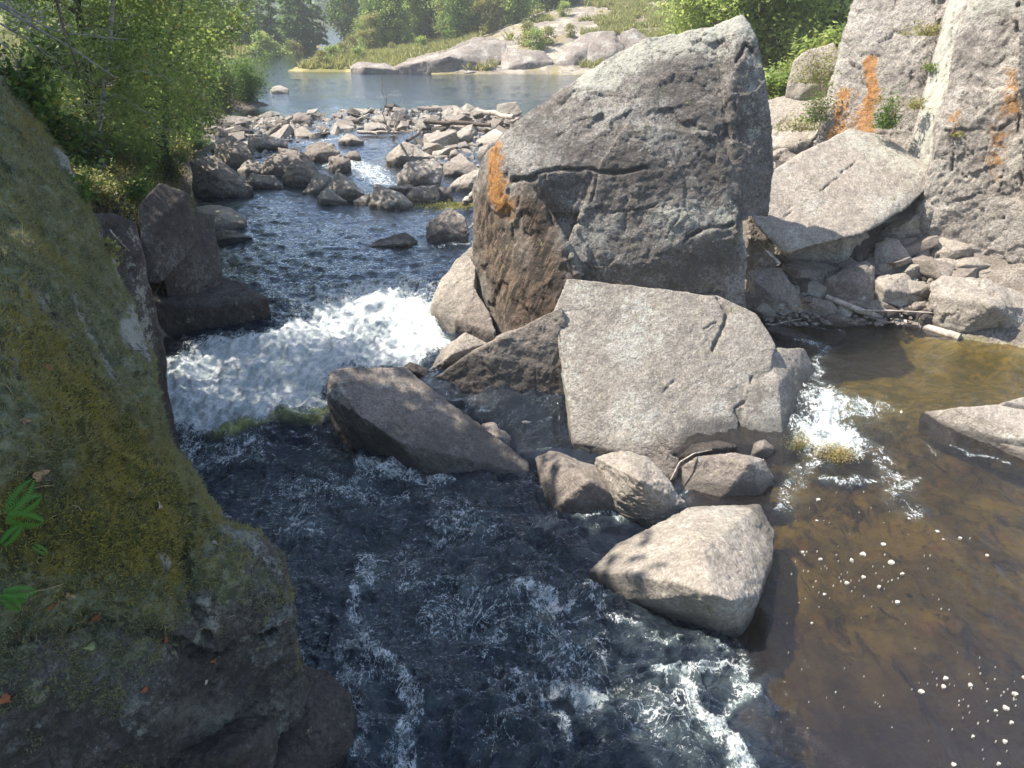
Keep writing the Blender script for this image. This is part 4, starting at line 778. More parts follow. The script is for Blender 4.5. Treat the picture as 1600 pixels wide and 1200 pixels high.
def gl(u, v, Y): p = D(u, v, Y); return (p.x, p.y, ground(p.x, p.y))
def gpick(u, v, y0=5, y1=120):
    prev = None
    for Y in np.exp(np.linspace(math.log(y0), math.log(y1), 260)):
        p = D(u, v, Y)
        if ground(p.x, p.y) > p.z: return (p.x, p.y, ground(p.x, p.y))
    p = D(u, v, y1); return (p.x, p.y, p.z)
for i, (u, v, r, h, lm, lb) in enumerate([(150, 262, .6, .8, LUND, 'dark bush at the foot of the leaning birch'), (190, 262, .7, .9, LALD, 'bush hiding the trunk of the young bank tree'), (262, 282, .8, .9, LUND, 'dense bush in front of the overhanging riverside tree'), (120, 250, .6, .7, LUND, 'dark bush close to the mossy rock edge'), (225, 272, .6, .7, LBIR, 'light green bush between two bank trees')]):
    shrub(lb, gpick(u, v, 8, 40), r, h, 3000, lm, .06, 560 + i)
p = onwater(392, 168); shrub('rounded bush at the water end of the left bank, before the upper pool', (p.x - .2, p.y + 1.0, .1), 1.2, 2.1, 9000, LALD, .10, 500)
p = onwater(360, 178); shrub('greyish bush left of the rounded waterside bush', (p.x - .6, p.y + .5, .1), 1.1, 2.0, 7000, LUND, .10, 501)
for i, (u, v, r, h, lm, lb) in enumerate([
    (120, 215, .7, .7, LALD, 'broad-leaved shrub beside the top of the mossy rock'), (175, 190, .5, .5, LUND, 'low dark shrub on the left slope under the branches'),
    (60, 110, .8, .8, LUND, 'dark undergrowth shrub at the upper left'), (262, 262, .6, .6, LUND, 'dark bush hanging over the squared block on the left bank'),
    (225, 235, .5, .5, LALD, 'green shrub on the slope edge above the rock wall'), (150, 300, .4, .4, LYEL, 'yellow-green shrub at the rim of the rock wall'),
    (205, 300, .45, .35, LALD, 'spreading leafy plant drooping over the dark block'), (285, 235, .6, .6, LYEL, 'yellowish bush behind the squared block'),
    (190, 250, .5, .6, LYEL, 'mixed green shrub in the middle of the left slope'), (310, 222, .6, .6, LALD, 'bush at the shore stones under the overhanging tree'),
    (130, 130, .7, .7, LALD, 'leafy sapling on the left slope below the birch'), (235, 180, .7, .7, LBIR, 'pale green sapling under the leaning birch')]):
    shrub(lb, gpick(u, v + 12, 6, 40), r, h, 2600, lm, .06, 510 + i)
shrub('rust-coloured dying shrub on the left slope under the birch', gpick(185, 100, 6, 40), .45, .5, 1500, LRED, .06, 540)
shrub('maple seedling with a few red leaves by the mossy rock', gpick(135, 200, 6, 40), .25, .35, 160, LRED, .09, 541)
# undergrowth on the left slope
def scatter_ground(x0, x1, y0, y1, n, seed, cond):
    rng = np.random.default_rng(seed); x = rng.uniform(x0, x1, n); y = rng.uniform(y0, y1, n); z, m = H(x, y); k = cond(x, y, z, m); return x[k], y[k], z[k]
x, y, z = scatter_ground(-22, -5, 7, 40, 60000, 7, lambda x, y, z, m: (m['dl'] > .25) & (fbm(np.stack([x, y, x * 0], 1) * .8, 3, 5) > -.25))
rng = np.random.default_rng(3); C = np.repeat(np.stack([x, y, z], 1), 3, 0); C = C + rng.normal(size=C.shape) * .07 + np.array([0, 0, 1]) * np.abs(rng.normal(size=(len(C), 1))) * .16
V, F, tt = leaves(C, .075, rng); o = link('undergrowth', np_mesh('undergrowth', V, F, dict(tint=tt), False), LUND)
tag(o, 'low leafy undergrowth covering the slope of the left bank', 'undergrowth', kind='stuff')
def grass_mesh(X, Y, Z, h, rng, lean=.4, w=.02):
    N = len(X); b = np.stack([X, Y, Z], 1); d = rng.normal(size=(N, 3)) * lean; d[:, 2] = 1; d *= (h * rng.uniform(.5, 1.3, N))[:, None]
    s = rng.normal(size=(N, 3)); s[:, 2] = 0; s *= w / (np.linalg.norm(s, axis=1)[:, None] + 1e-9)
    V = np.stack([b - s, b + s, b + d * .55 + s * .7, b + d, b + d * .55 - s * .7], 1)
    V = np.stack([V[:, 0], V[:, 1], V[:, 2], V[:, 3]], 1).reshape(-1, 3); return V, np.arange(N * 4).reshape(N, 4), np.repeat(rng.uniform(0, 1, N), 4)
x, y, z = scatter_ground(-14, -5, 7.5, 26, 26000, 17, lambda x, y, z, m: (m['dl'] > .05) & (m['dl'] < 1.6))
V, F, tt = grass_mesh(x, y, z, .28, rng, .6, .008); o = link('grass', np_mesh('grass', V, F, dict(tint=tt), False), GRASS); tag(o, 'thin straw-coloured grass along the rim of the left bank', 'grass', kind='stuff')
# far shore: grass and heath
x, y, z = scatter_ground(-24, 16, 64, 105, 90000, 27, lambda x, y, z, m: (m['dr'] > .9) & ((x < -3 + 3 * m['n1']) | (fbm(np.stack([x, y, x * 0], 1) * .33, 3, 77) > .28)))
V, F, tt = grass_mesh(x, y, z, .55, rng, .5, .10); o = link('grass', np_mesh('grass', V, F, dict(tint=tt * .9), False), LYEL); tag(o, 'golden green grass and heath on the far point', 'grass', kind='stuff')
x, y, z = scatter_ground(-60, -23, 86, 105, 30000, 28, lambda x, y, z, m: m['df'] > .5)
V, F, tt = grass_mesh(x, y, z, .6, rng, .5, .12); o = link('grass', np_mesh('grass', V, F, dict(tint=tt * .9), False), LYEL); tag(o, 'rough green shore grass on the far left shore', 'grass', kind='stuff')

# trees beyond: one of each kind, then copies
def proto(name, geo, bark, lm):
    (BV, BF), (V, F, tt) = geo; return (np_mesh('trunk', BV, BF), np_mesh('crown', V, F, dict(tint=tt), False), bark, lm, name)
def place(pr, loc, s, rz, label, cat, group):
    r = empty(pr[4], loc); r.rotation_euler = (0, 0, rz); r.scale = (s, s, s * 1.0); tag(r, label, cat, group)
    for nm, me, mt in (('trunk', pr[0], pr[2]), ('crown', pr[1], pr[3])):
        link(nm, me, mt, r)
    return r
CON = [proto('conifer_tree', conifer_geo(600 + k, 10, 2.0, 4200), BARK, LDARK) for k in range(3)]
DEC = [proto('leafy_tree', tree_geo(seed=620 + k, height=8, spread=2.8, nl=26, leaf_n=7000, leaf=.30, crown0=.12, clump=.5, droop=.15), BARK, [LFAR, LALD, LYEL][k]) for k in range(3)]
BUS = [proto('leafy_bush', tree_geo(seed=640 + k, height=2.0, spread=1.2, nl=14, leaf_n=1800, leaf=.2, crown0=.05, clump=.25, trunks=2), BARK, [LYEL, LFAR][k]) for k in range(2)]
MID_ = [proto('leafy_tree', tree_geo(seed=660 + k, height=9, spread=3.0, nl=34, leaf_n=13000, leaf=.15, crown0=.08, clump=.36, droop=.25), [BIRCH, BARK, BARK][k], [LMID, LBIR, LMID][k]) for k in range(3)]
rr = random.Random(9)
for k in range(34):
    x = -24.5 - rr.random() ** 1.3 * 34; y = 93 + rr.random() * 16 + .15 * abs(x + 25)
    s = rr.uniform(.7, 1.25); cn = rr.random() < .62; front = y < 99 + .15 * abs(x + 25)
    lb = (('tall' if s > 1 else 'short') + (' dark conifer ' if cn else ' round leafy tree ') + ('near the waterline' if front else 'deep in the wood') + ' on the far left shore' + (', close to its tip' if x > -34 else ''))
    place(CON[k % 3] if cn else DEC[k % 2], (x, y, ground(x, y) - .1), s, rr.uniform(0, 6), lb, 'tree', 'conifers on the far left shore' if cn else 'leafy trees on the far left shore')
for k in range(20):
    x = -24.5 - rr.random() * 26; y = 90.5 + rr.random() * 4 + .12 * abs(x + 25); place(BUS[k % 2], (x, y, ground(x, y)), rr.uniform(.5, 1.1), rr.uniform(0, 6), 'low bush along the far left shore', 'bush', 'bushes along the far left shore')
n = 0
while n < 66:
    y = rr.uniform(76, 118); x = rr.uniform(-.197 * y, 7 + .05 * (y - 80))
    if y < 80 + max(0, (x + 14)) * .42: continue
    u = 800 + x / y * 1200 * 1.0
    con = rr.random() < .3; s = rr.uniform(.55, 1.0) * (1.1 if y > 92 else .85)
    if x < -14 and y < 84: s *= .5
    place((CON[n % 3] if con else DEC[rr.choice((0, 0, 1, 2))]), (x, y, ground(x, y) - .1), s, rr.uniform(0, 6), ('tall ' if s > .85 else 'middling ' if s > .65 else 'small ') + ('spruce' if con else 'yellowish leafy tree' if False else 'leafy tree') + (' at the front edge of the wood' if y < 90 else ' far back in the wood') + (' by the lake inlet' if x < -14 else ' behind the grassy point' if x < -6 else ' behind the grey outcrops'), 'tree', 'leafy trees behind the grassy point' if not con else 'spruces behind the grassy point'); n += 1
for k, (u, v, s) in enumerate([(503, 104, .7), (520, 98, .8), (548, 84, 1.0), (575, 80, .9), (600, 72, 1.0), (640, 74, .8), (535, 92, .8), (560, 95, .6), (820, 72, 1.1), (838, 78, 1.0), (860, 70, .8), (880, 26, .8), (890, 58, .6), (872, 8, 1.0), (610, 86, .6), (660, 78, .7), (700, 66, .7)]):
    g_ = gpick(u, v, 60, 130); place(BUS[k % 2], g_, s * .8, k, ('bush on the tip of the grassy point by the water' if u < 530 else 'bush in the golden grass of the point' if u < 720 and v > 60 else 'bush growing above the grey outcrops' if u < 875 else 'bush high on the bare rock slope across the pool'), 'bush', 'bushes across the pool')
for k in range(16):
    y = rr.uniform(30, 46); x = y * rr.uniform(.24, .46)
    if k < 7: y = 29 + k * .9; x = y * (.245 + .034 * k)
    place(MID_[k % 3], (x, y, ground(x, y) - .1), rr.uniform(.8, 1.15), rr.uniform(0, 6), 'white-stemmed leafy tree in the stand behind the giant boulder' if k % 3 == 0 else 'brown-stemmed leafy tree in the stand behind the giant boulder', 'tree', 'birches behind the giant boulder' if k % 3 == 0 else 'leafy trees behind the giant boulder')
for k in range(9):
    y = rr.uniform(23.5, 27); x = y * (.315 + .02 * k); place(BUS[1], (x, y, ground(x, y)), rr.uniform(.6, 1.0), rr.uniform(0, 6), 'bush filling the gap between boulder and cliff', 'bush', 'bushes between boulder and cliff')
# woods on the far hill, read as one mass
rng = np.random.default_rng(12); n = 3200; y = rng.uniform(278, 520, n) ; x = rng.uniform(-.9, .9, n) * y; z, _ = H(x, y)
B = np.stack([x, y, z], 1); m = 34; hh = rng.uniform(6, 13, n); t_ = rng.uniform(.02, 1, (n, m)); az = rng.uniform(0, 6.28, (n, m)); L = 2.6 * (1.05 - t_)
C = np.stack([B[:, 0:1] + np.cos(az) * L, B[:, 1:2] + np.sin(az) * L, B[:, 2:3] + t_ * hh[:, None]], 2).reshape(-1, 3)
V, F, tt = leaves(C, 2.4, rng, up=.9, aspect=.7); o = link('forest', np_mesh('forest', V, F, dict(tint=tt * .9), False), LDARK); tag(o, 'hazy wooded hillside beyond the far lake', 'forest', kind='stuff')
# ------------------------------------------------------------------ small stones, wood, ferns, leaves
def stone_var(seed, mat, vox=.07, flat=.65):
    rng = np.random.default_rng(seed); pts = np.array([(a, b, c) for a in (-1, 1) for b in (-1, 1) for c in (-1, 1)], float) * .8; pts += rng.normal(size=pts.shape) * .24; pts = np.concatenate([pts, rng.normal(size=(2, 3)) * .9]) * np.array([.5, .40, .46 * flat])
    me = remesh_hulls([[Vector(p) for p in pts]], vox * .5, 0); V = coords(me); N = normals(me)
    V = V + N * (.03 * fbm(V * 4 + seed, 3, seed))[:, None]; me.vertices.foreach_set('co', V.astype(np.float32).ravel())
    for k in ('orange', 'pale', 'dark', 'moss', 'stria', 'yel', 'wet'): set_attr(me, k, np.zeros(len(V)))
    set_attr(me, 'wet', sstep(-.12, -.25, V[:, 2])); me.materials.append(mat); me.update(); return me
SV = [stone_var(700 + k, [GPALE, GRAN, GPALE, GRAN, GDARK][k % 5], flat=[.6, .8, .5, .9, .7, .45][k % 6]) for k in range(14)]
rs = random.Random(4)
taken = []
for o_, V_ in ROCKS.values():
    if len(V_) and V_[:, 1].mean() > 13: taken.append((V_[:, 0].mean(), V_[:, 1].mean(), .42 * min(np.ptp(V_[:, 0]), 3)))
DESC = {}
def put_stone(x, y, s, label, group, zoff=None):
    z = ground(x, y) if zoff is None else zoff
    vi = rs.randrange(len(SV)); me = SV[vi]; label = label.replace('TONE', ['pale', 'grey', 'pale', 'grey', 'blackish'][vi % 5]).replace('SIZE', 'large' if s > .8 else 'medium-sized' if s > .5 else 'small'); o = link('stone', me, None, None, (x, y, z + s * .16)); o.rotation_euler = (rs.uniform(-.4, .4), rs.uniform(-.4, .4), rs.uniform(0, 6.3))
    o.scale = (s * rs.uniform(.8, 1.3), s * rs.uniform(.8, 1.2), s * rs.uniform(.55, .95)); tag(o, label, 'stone', group)
BARPX = [(300, 240), (330, 205), (400, 184), (470, 180), (560, 170), (700, 168), (800, 176), (835, 186), (790, 215), (752, 262), (690, 270), (650, 225), (700, 205), (600, 208), (560, 200), (500, 215), (470, 235), (440, 262), (350, 270)]
BARW = px2(BARPX); k = 0; tries = 0
while k < 190 and tries < 9000:
    tries += 1; u, v = rs.uniform(300, 835), 166 + 105 * rs.random() ** 1.35
    p = onwater(u, v)
    if polysd(np.array([p.x]), np.array([p.y]), BARW)[0] > 0: continue
    s = rs.uniform(.3, .95) * (1.4 if rs.random() < .2 else 1)
    if any((p.x - a) ** 2 + (p.y - b) ** 2 < (c + s * .38) ** 2 for a, b, c in taken): continue
    taken.append((p.x, p.y, s * .36)); w_ = float(W(p.x, p.y)); put_stone(p.x, p.y, s, 'SIZE TONE angular stone ' + ('on the back edge of the bar against the upper pool' if v < 178 else 'at the left end of the bar by the bank bushes' if u < 420 else 'among the driftwood logs of the bar' if u > 620 and v < 212 else 'at the right end of the bar by the giant boulder' if u > 690 else 'in the middle of the bar by the rapids' if u > 500 else 'in the left cluster below the bar'), 'stones of the bar below the upper pool', max(ground(p.x, p.y), w_ - .12) - s * .03); k += 1
k = 0; tries = 0
SCW = [D(1170, 400, 15), D(1200, 470, 14), D(1440, 490, 14), D(1640, 480, 13.6), D(1640, 340, 16), D(1480, 330, 16.8)]
while k < 110 and tries < 5000:
    tries += 1; u, v = rs.uniform(1180, 1600), rs.uniform(335, 485); p = S(u, v, *SG)
    if v < 400 and u < 1380: continue
    s = rs.uniform(.18, .5); taken.append((p.x, p.y, s * .3)); put_stone(p.x, p.y, s, 'SIZE TONE rock fragment ' + ('near the cliff foot' if v < 385 else 'close to the driftwood at the water' if v > 450 else 'in the middle of the scree') + (' beside the beige slab' if u < 1400 else ' toward the right edge'), 'small fragments in the scree', p.z - .06); k += 1
for u, v, s in [(1395, 345, .8), (1430, 360, .7), (1475, 372, .8), (1520, 395, .9), (1560, 405, .8), (1590, 380, .9), (1545, 425, .7), (1500, 445, .8), (1425, 395, .8), (1400, 415, .7), (1445, 425, .8), (1350, 385, .7), (1335, 400, .6), (1575, 430, .7), (1490, 395, .8), (1610, 425, .9), (1525, 370, .8), (1455, 345, .7), (1390, 470, .7), (1425, 455, .6), (1275, 455, .6), (1330, 480, .5), (1595, 350, .9), (1570, 365, .8), (1505, 420, .7), (1385, 400, .6)]:
    p = S(u, v, *SG); put_stone(p.x, p.y, s, 'TONE scree block ' + ('high up near the cliff foot' if v < 380 else 'low down near the water' if v > 440 else 'halfway down') + (' between beige slab and cliff' if u < 1460 else ' under the rightmost cliff'), 'blocks of the scree', p.z - .04)
for u, v, Y in [(1215, 240, 20), (1235, 250, 19.5), (1208, 262, 19), (1250, 232, 20.5), (1228, 268, 18.6), (1262, 238, 20), (1200, 235, 20.5)]:
    p = D(u, v, Y); put_stone(p.x, p.y, .6, 'pale broken stone in the gap behind the giant boulder', 'broken stones behind the giant boulder', p.z - .1)
# gravel on the bar and between scree blocks
def gravel(label, pts, n, s0, s1, seed, mat, zf):
    rng = np.random.default_rng(seed); poly_ = np.array([(p[0], p[1]) for p in pts]); lo, hi = poly_.min(0), poly_.max(0)
    x = rng.uniform(lo[0], hi[0], n * 4); y = rng.uniform(lo[1], hi[1], n * 4); k = polysd(x, y, pts) < 0; x, y = x[k][:n], y[k][:n]; n = len(x); z = zf(x, y); s = rng.uniform(s0, s1, n)
    base = np.array([(1, 0, 0), (0, 1, 0), (-1, 0, 0), (0, -1, 0), (0, 0, .7), (0, 0, -.7), (.6, .6, .45), (-.6, .5, .4), (.5, -.6, .4), (-.5, -.6, .45)]) * .5
    V = base[None] * (1 + .35 * rng.normal(size=(n, 10, 3))) * s[:, None, None]; a = rng.uniform(0, 6.3, n); c, d = np.cos(a)[:, None], np.sin(a)[:, None]
    V = np.stack([V[:, :, 0] * c - V[:, :, 1] * d + x[:, None], V[:, :, 0] * d + V[:, :, 1] * c + y[:, None], V[:, :, 2] + z[:, None]], 2)
    T = np.array([(0, 6, 4), (0, 1, 6), (1, 4, 6), (1, 7, 4), (1, 2, 7), (2, 4, 7), (2, 9, 4), (2, 3, 9), (3, 4, 9), (3, 8, 4), (3, 0, 8), (0, 4, 8), (0, 5, 1), (1, 5, 2), (2, 5, 3), (3, 5, 0)])
    F = (T[None] + (np.arange(n) * 10)[:, None, None]).reshape(-1, 3); o = link('gravel', np_mesh('gravel', V.reshape(-1, 3), F, {}, False), mat); tag(o, label, 'gravel', kind='stuff')
gravel('small loose gravel filling the stony bar', BARW, 1700, .08, .30, 5, GPALE, lambda x, y: np.maximum(H(x, y)[0], W(x, y) - .04))
gravel('small loose debris between the scree blocks', SCW, 1500, .04, .16, 6, GRAN, lambda x, y: SG[1] + SG[2] * (y - SG[0]) + .02)

def log(label, pts, r0, r1, mat, name='driftwood_log', cat='driftwood', sides=10, seed=1, twigs=0, group=None):
    rng = np.random.default_rng(seed); P = np.array([tuple(p) for p in pts]); t = np.linspace(0, 1, 26); q = np.stack([np.interp(t, np.linspace(0, 1, len(P)), P[:, k]) for k in range(3)], 1)
    q += .35 * r0 * np.stack([vnoise(np.stack([t * 7 + seed, t * 0 + k, t * 0], 1), seed) for k in range(3)], 1)
    V, F = tube(q, (r0 + (r1 - r0) * t) * (1 + .12 * vnoise(np.stack([t * 9, t * 0 + seed, t * 0], 1), 5)), sides); V = V + .14 * min(r0, .06) * np.stack([vnoise(V * 30 + k, 3) for k in range(3)], 1)
    parts = [(V, F)]
    e0 = np.concatenate([V[:sides], q[:1]]); e1 = np.concatenate([V[-sides:], q[-1:]])
    parts += [(e0, np.array([(k, (k + 1) % sides, sides, sides) for k in range(sides)])[:, [1, 0, 2, 3]]), (e1, np.array([(k, (k + 1) % sides, sides, sides) for k in range(sides)]))]
    for k in range(twigs):
        i = rng.integers(4, 24); d = rng.normal(size=3); d[2] = abs(d[2]) * .7; L = np.linalg.norm(P[-1] - P[0]) * rng.uniform(.1, .3); parts.append(tube(wander(q[i], q[i] + d / np.linalg.norm(d) * L, 6, .3, rng), np.linspace(r0 * .35, r0 * .08, 6), 5))
    V, F = join(parts); base = V.mean(0); F3 = np.concatenate([f for f in [F]]); 
    bm = bmesh.new(); vs = [bm.verts.new(v - base) for v in V]
    for f in F3:
        ids = list(dict.fromkeys(int(i) for i in f))
        try: bm.faces.new([vs[i] for i in ids])
        except ValueError: pass
    me = bpy.data.meshes.new(name); 
    for f in bm.faces: f.smooth = True
    bm.to_mesh(me); bm.free(); o = link(name, me, mat, None, tuple(base)); tag(o, label, cat, group); return o
SGz = lambda u, v, dz=0.08: S(u, v, SG[0], SG[1] + dz, SG[2])
log('long weathered log with a white splintered tip reaching into the shallows', [SGz(1290, 463, .15), SGz(1340, 485, .15), onwater(1400, 500, .06), onwater(1450, 512, .03), onwater(1500, 528, .02)], .05, .085, WOODG, seed=2)
log('thin straight pale pole lying along the foot of the scree', [SGz(1335, 484, .22), SGz(1395, 486, .22), SGz(1458, 489, .2)], .022, .018, WOODG, name='driftwood_pole', seed=3)
log('pale stick slanting from the brown low rock to the boulder foot', [onwater(1205, 508, .05), onwater(1240, 500, .1), onwater(1272, 494, .08)], .02, .015, WOODG, name='driftwood_pole', seed=4)
log('bright broken stake stuck beside the brown rock behind the giant boulder', [S(1197, 392, 14.2, .1, .5), S(1218, 412, 14.2, .1, .5)], .035, .03, WOODG, name='driftwood_pole', seed=5)
log('thick grey log wedged by the giant boulder at the end of the reach', [onwater(725, 318, .15), onwater(736, 308, .35), onwater(748, 294, .55)], .11, .10, WOODG, seed=6)
for i, (lb, a, r, m, tw) in enumerate([
    ('long dark log lying across the stony bar', [(662, 190), (700, 192), (740, 194), (765, 196)], .10, WOODD, 1), ('pale log just below the long dark log on the bar', [(670, 197), (710, 199), (752, 200)], .08, WOODG, 1),
    ('big bleached log at the right end of the bar', [(744, 174), (770, 176), (802, 184)], .13, WOODG, 0), ('dark branch reaching down from the bar to midstream', [(637, 221), (655, 208), (664, 196)], .06, WOODD, 3),
    ('slim pale log at the waterline of the bar', [(558, 206), (590, 207), (622, 207)], .07, WOODG, 1), ('short dark log on the right end of the bar', [(700, 196), (730, 198), (762, 203)], .09, WOODD, 0),
    ('bare grey branch tangle standing on the bar', [(615, 206), (612, 190), (606, 176)], .05, WOODG, 7)]):
    log(lb, [onwater(u, v, .35) if len(a) == 4 or r > .12 else onwater(u, v, .12) for u, v in a] if i != 6 else [onwater(615, 207, .1), onwater(614, 207, .9), onwater(606, 207, 1.6)], r, r * .8, m, seed=20 + i, twigs=tw, name='driftwood_log' if r > .06 else 'dead_branch')
log('curved bare root arching between the foreground stones', [Zp(1048, 750, -1.35), Zp(1062, 722, -1.1), Zp(1085, 708, -1.0), Zp(1112, 703, -1.2)], .012, .009, WOODG, name='dead_branch', seed=40)
log('small driftwood twig beside the boulder alone in the reach', [onwater(728, 362, .1), onwater(738, 352, .2), onwater(744, 342, .3)], .03, .02, WOODG, name='dead_branch', seed=41, twigs=4)
# dead branches hanging over the top left
for i, (lb, a, r) in enumerate([('dark bare branch hanging down across the upper left foliage', [D(78, -40, 6.4), D(95, 30, 6.4), D(115, 90, 6.3), D(125, 120, 6.3), D(155, 136, 6.2), D(178, 135, 6.2)], .011),
    ('long grey dead branch crossing the upper left corner', [D(-30, -10, 7.6), D(40, 35, 7.6), D(105, 70, 7.7), D(180, 120, 7.8)], .016), ('second grey dead branch low in the upper left corner', [D(-30, 20, 7.8), D(40, 60, 7.8), D(90, 100, 7.8), D(110, 120, 7.9)], .012),
    ('thin forked twig above the mossy rock top', [D(-20, 60, 6.8), D(10, 70, 6.8), D(25, 95, 6.9), D(32, 120, 7)], .008), ('fallen pale branch crossing the left slope', [D(0, 5, 8.6), D(90, 50, 8.8), D(200, 62, 9.2)], .014)]):
    log(lb, a, r, r * .35, WOODD if i == 0 else plain('dead_branch_grey', (.30, .27, .25), .9), name='dead_branch', cat='branch', seed=50 + i, twigs=9, sides=6)
# roots on the shadowed wall
for i, (lb, a) in enumerate([('pale root trailing down the shadowed rock wall', [D(135, 355, 8.2), D(160, 400, 8.2), D(180, 440, 8.1), D(205, 500, 8.1)]), ('short pale root with a torn end on the rock wall', [D(172, 360, 8.6), D(185, 375, 8.5), D(202, 392, 8.5)])]):
    log(lb, a, .012, .006, WOODG, name='root', cat='root', seed=60 + i, twigs=4, sides=5)
# dry twig tangles
def tangle(label, loc, r, h, n, mat, seed, name='dead_brush', cat='brush', rad=.004):
    rng = np.random.default_rng(seed); tb = []
    for k in range(n):
        a = rng.uniform(0, 6.28); s = np.array([rng.normal() * r * .4, rng.normal() * r * .3, 0]); e = s + np.array([math.cos(a) * r, math.sin(a) * r * .6, h * rng.uniform(.3, 1.1)])
        T = wander(s, e, 7, .35, rng, h * .4); tb.append(tube(T, np.linspace(rad, rad * .4, 7), 4))
    V, F = join(tb); o = link(name, np_mesh(name, V, F), mat, None, tuple(loc)); tag(o, label, cat); return o
tangle('tangle of straw-coloured roots at the water between boulder and scree', onwater(1210, 490, .12), .34, .40, 46, STRAW, 70, rad=.006)
tangle('second dry root tangle left of the driftwood stick', onwater(1250, 482, .25), .25, .35, 24, STRAW, 71, rad=.006)
tangle('dry thin stalks in front of the giant boulder base', S(1168, 455, 12.6, -.2, .3), .12, .95, 8, STRAW, 72, rad=.006)
tangle('fine dead twigs caught behind the rounded grey-brown boulder', Zp(1040, 700, -1.05), .25, .18, 30, WOODD, 73, rad=.004)
tangle('brown root mat beside the broken stake', S(1215, 395, 14.3, .1, .5), .3, .4, 30, STRAW, 74, rad=.008)
# leafy clump in the side cascade
def clump(label, loc, rx, ry, h, n, leaf, lm, seed, name='plant_clump', cat='plant'):
    rng = np.random.default_rng(seed); c = rng.normal(size=(n, 3)) * np.array([rx, ry, h]) * .5; c[:, 2] = np.abs(c[:, 2]); V, F, tt = leaves(c, leaf, rng, .3, .4)
    tb = [tube(wander((0, 0, -.02), (rng.normal() * rx * .7, rng.normal() * ry * .7, h * rng.uniform(.5, 1.2)), 5, .2, rng), np.linspace(.004, .0015, 5), 3) for k in range(40)]
    r = empty(name, tuple(loc)); tag(r, label, cat); link('foliage', np_mesh('foliage', V, F, dict(tint=tt), False), lm, r); link('stem', np_mesh('stem', *join(tb)), STRAW, r); return r
clump('dry yellowish plant clump standing in the foaming side cascade', onwater(1300, 712, .02), .30, .20, .16, 2600, .028, GRASS, 80)
clump('thin green-tipped weed left of the dry clump in the cascade', onwater(1248, 700, .04), .18, .10, .26, 700, .025, LYEL, 81)
# cliff plants
for i, (u, v, Y, rx, h, n, lb) in enumerate([(1384, 200, 18.0, .22, .62, 1100, 'grassy tuft hanging on the cliff beside the rust streak'), (1430, 170, 18.0, .16, .22, 300, 'small green tuft on the mottled cliff near the pale rib'), (1450, 55, 19.0, .38, .25, 500, 'yellow-green plants on a ledge high on the cliff'), (1452, 110, 18.5, .12, .15, 200, 'tiny tuft in a crack above the cliff tuft'), (1278, 130, 20.8, .5, .8, 1400, 'green plants in the cleft between round boulder and cliff'), (1275, 190, 19.6, .3, .9, 900, 'trailing plants down the edge of the orange cliff'), (1495, 212, 16.7, .10, .10, 120, 'tiny yellow plant on the cliff crack'), (1250, 205, 20, .5, .4, 600, 'low yellow-green weeds below the blocky pale rock')]):
    clump(lb, D(u, v, Y - .25), rx * 1.3, .18, h, n, .07, LYEL if i in (1, 2, 4, 6, 7) else LALD, 90 + i)
clump('bright green algae mat at the water edge beside the giant boulder', onwater(716, 322, .0), 1.3, .5, .06, 1500, .09, LYEL, 99)

# ferns on the mossy bank
MB_o, MB_V = ROCKS['moss-covered rock bank filling the lower left corner, ferns growing on it']
MB_me = MB_o.data; MB_me.calc_loop_triangles(); _vv = [tuple(v + MB_o.location) for v in (x_.co for x_ in MB_me.vertices)]
MB_bvh = BVHTree.FromPolygons(_vv, [tuple(p_.vertices) for p_ in MB_me.polygons])
def onmoss(u, v):
    r = Vector(ray(u, v)).normalized(); h = MB_bvh.ray_cast(Vector((0, 0, CAMZ)), r); return (h[0], h[1]) if h[0] is not None else (D(u, v, 4.4), Vector((.6, -.6, .5)))
FERN = leaf_mat('fern_green', (.05, .17, .02), (.12, .30, .04), .4)
def frond(a, d, L, nrm, rng, curl=.5):
    d = np.array(d) / np.linalg.norm(d); n = np.array(nrm); n = n - d * (n @ d); n /= np.linalg.norm(n); s = np.cross(d, n); V = []; F = []; m = 17
    for i in range(m):
        t = (i + 1) / m; p = np.array(a) + d * L * t - n * L * curl * t * t * .6 + n * L * .12 * t; w = L * .24 * math.sin(math.pi * min(1, .16 + t * .84)) ** .8
        for sg in (-1, 1):
            e = p + s * sg * w + d * w * .35 - n * w * .15; c = (p + e) / 2; q = L * .028; k = len(V); V += [p, c + d * q, e, c - d * q]; F.append((k, k + 1, k + 2, k + 3))
    return np.array(V), np.array(F)
for i, (u, v, dirs, L, lb) in enumerate([(-8, 800, [(38, -64), (46, -22), (40, 6)], .26, 'bright fern at the left edge above the fallen leaf'), (2, 850, [(26, -34), (16, -16)], .16, 'small fern tips at the left edge below the bright fern'), (48, 852, [(24, 20)], .11, 'single curled fern frond on the moss'), (0, 925, [(44, 14), (30, 28), (40, -6)], .19, 'low fern fan at the left edge beside the brown leaves')]):
    h, nr = onmoss(max(u, 2), v); rng = np.random.default_rng(i + 5); r = empty('fern', tuple(h)); tag(r, lb, 'fern')
    for (du, dv) in dirs:
        h2, n2 = onmoss(max(u, 2) + du, v + dv); d = np.array(h2 + n2 * .06 - h); cn = Vector((0, 0, CAMZ)) - h; cn.normalize(); V, F = frond(np.array(nr) * .03, d, L, np.array(cn * .8 + nr * .2), rng); link('frond', np_mesh('frond', V, F, dict(tint=np.full(len(V), .6)), False), FERN, r)
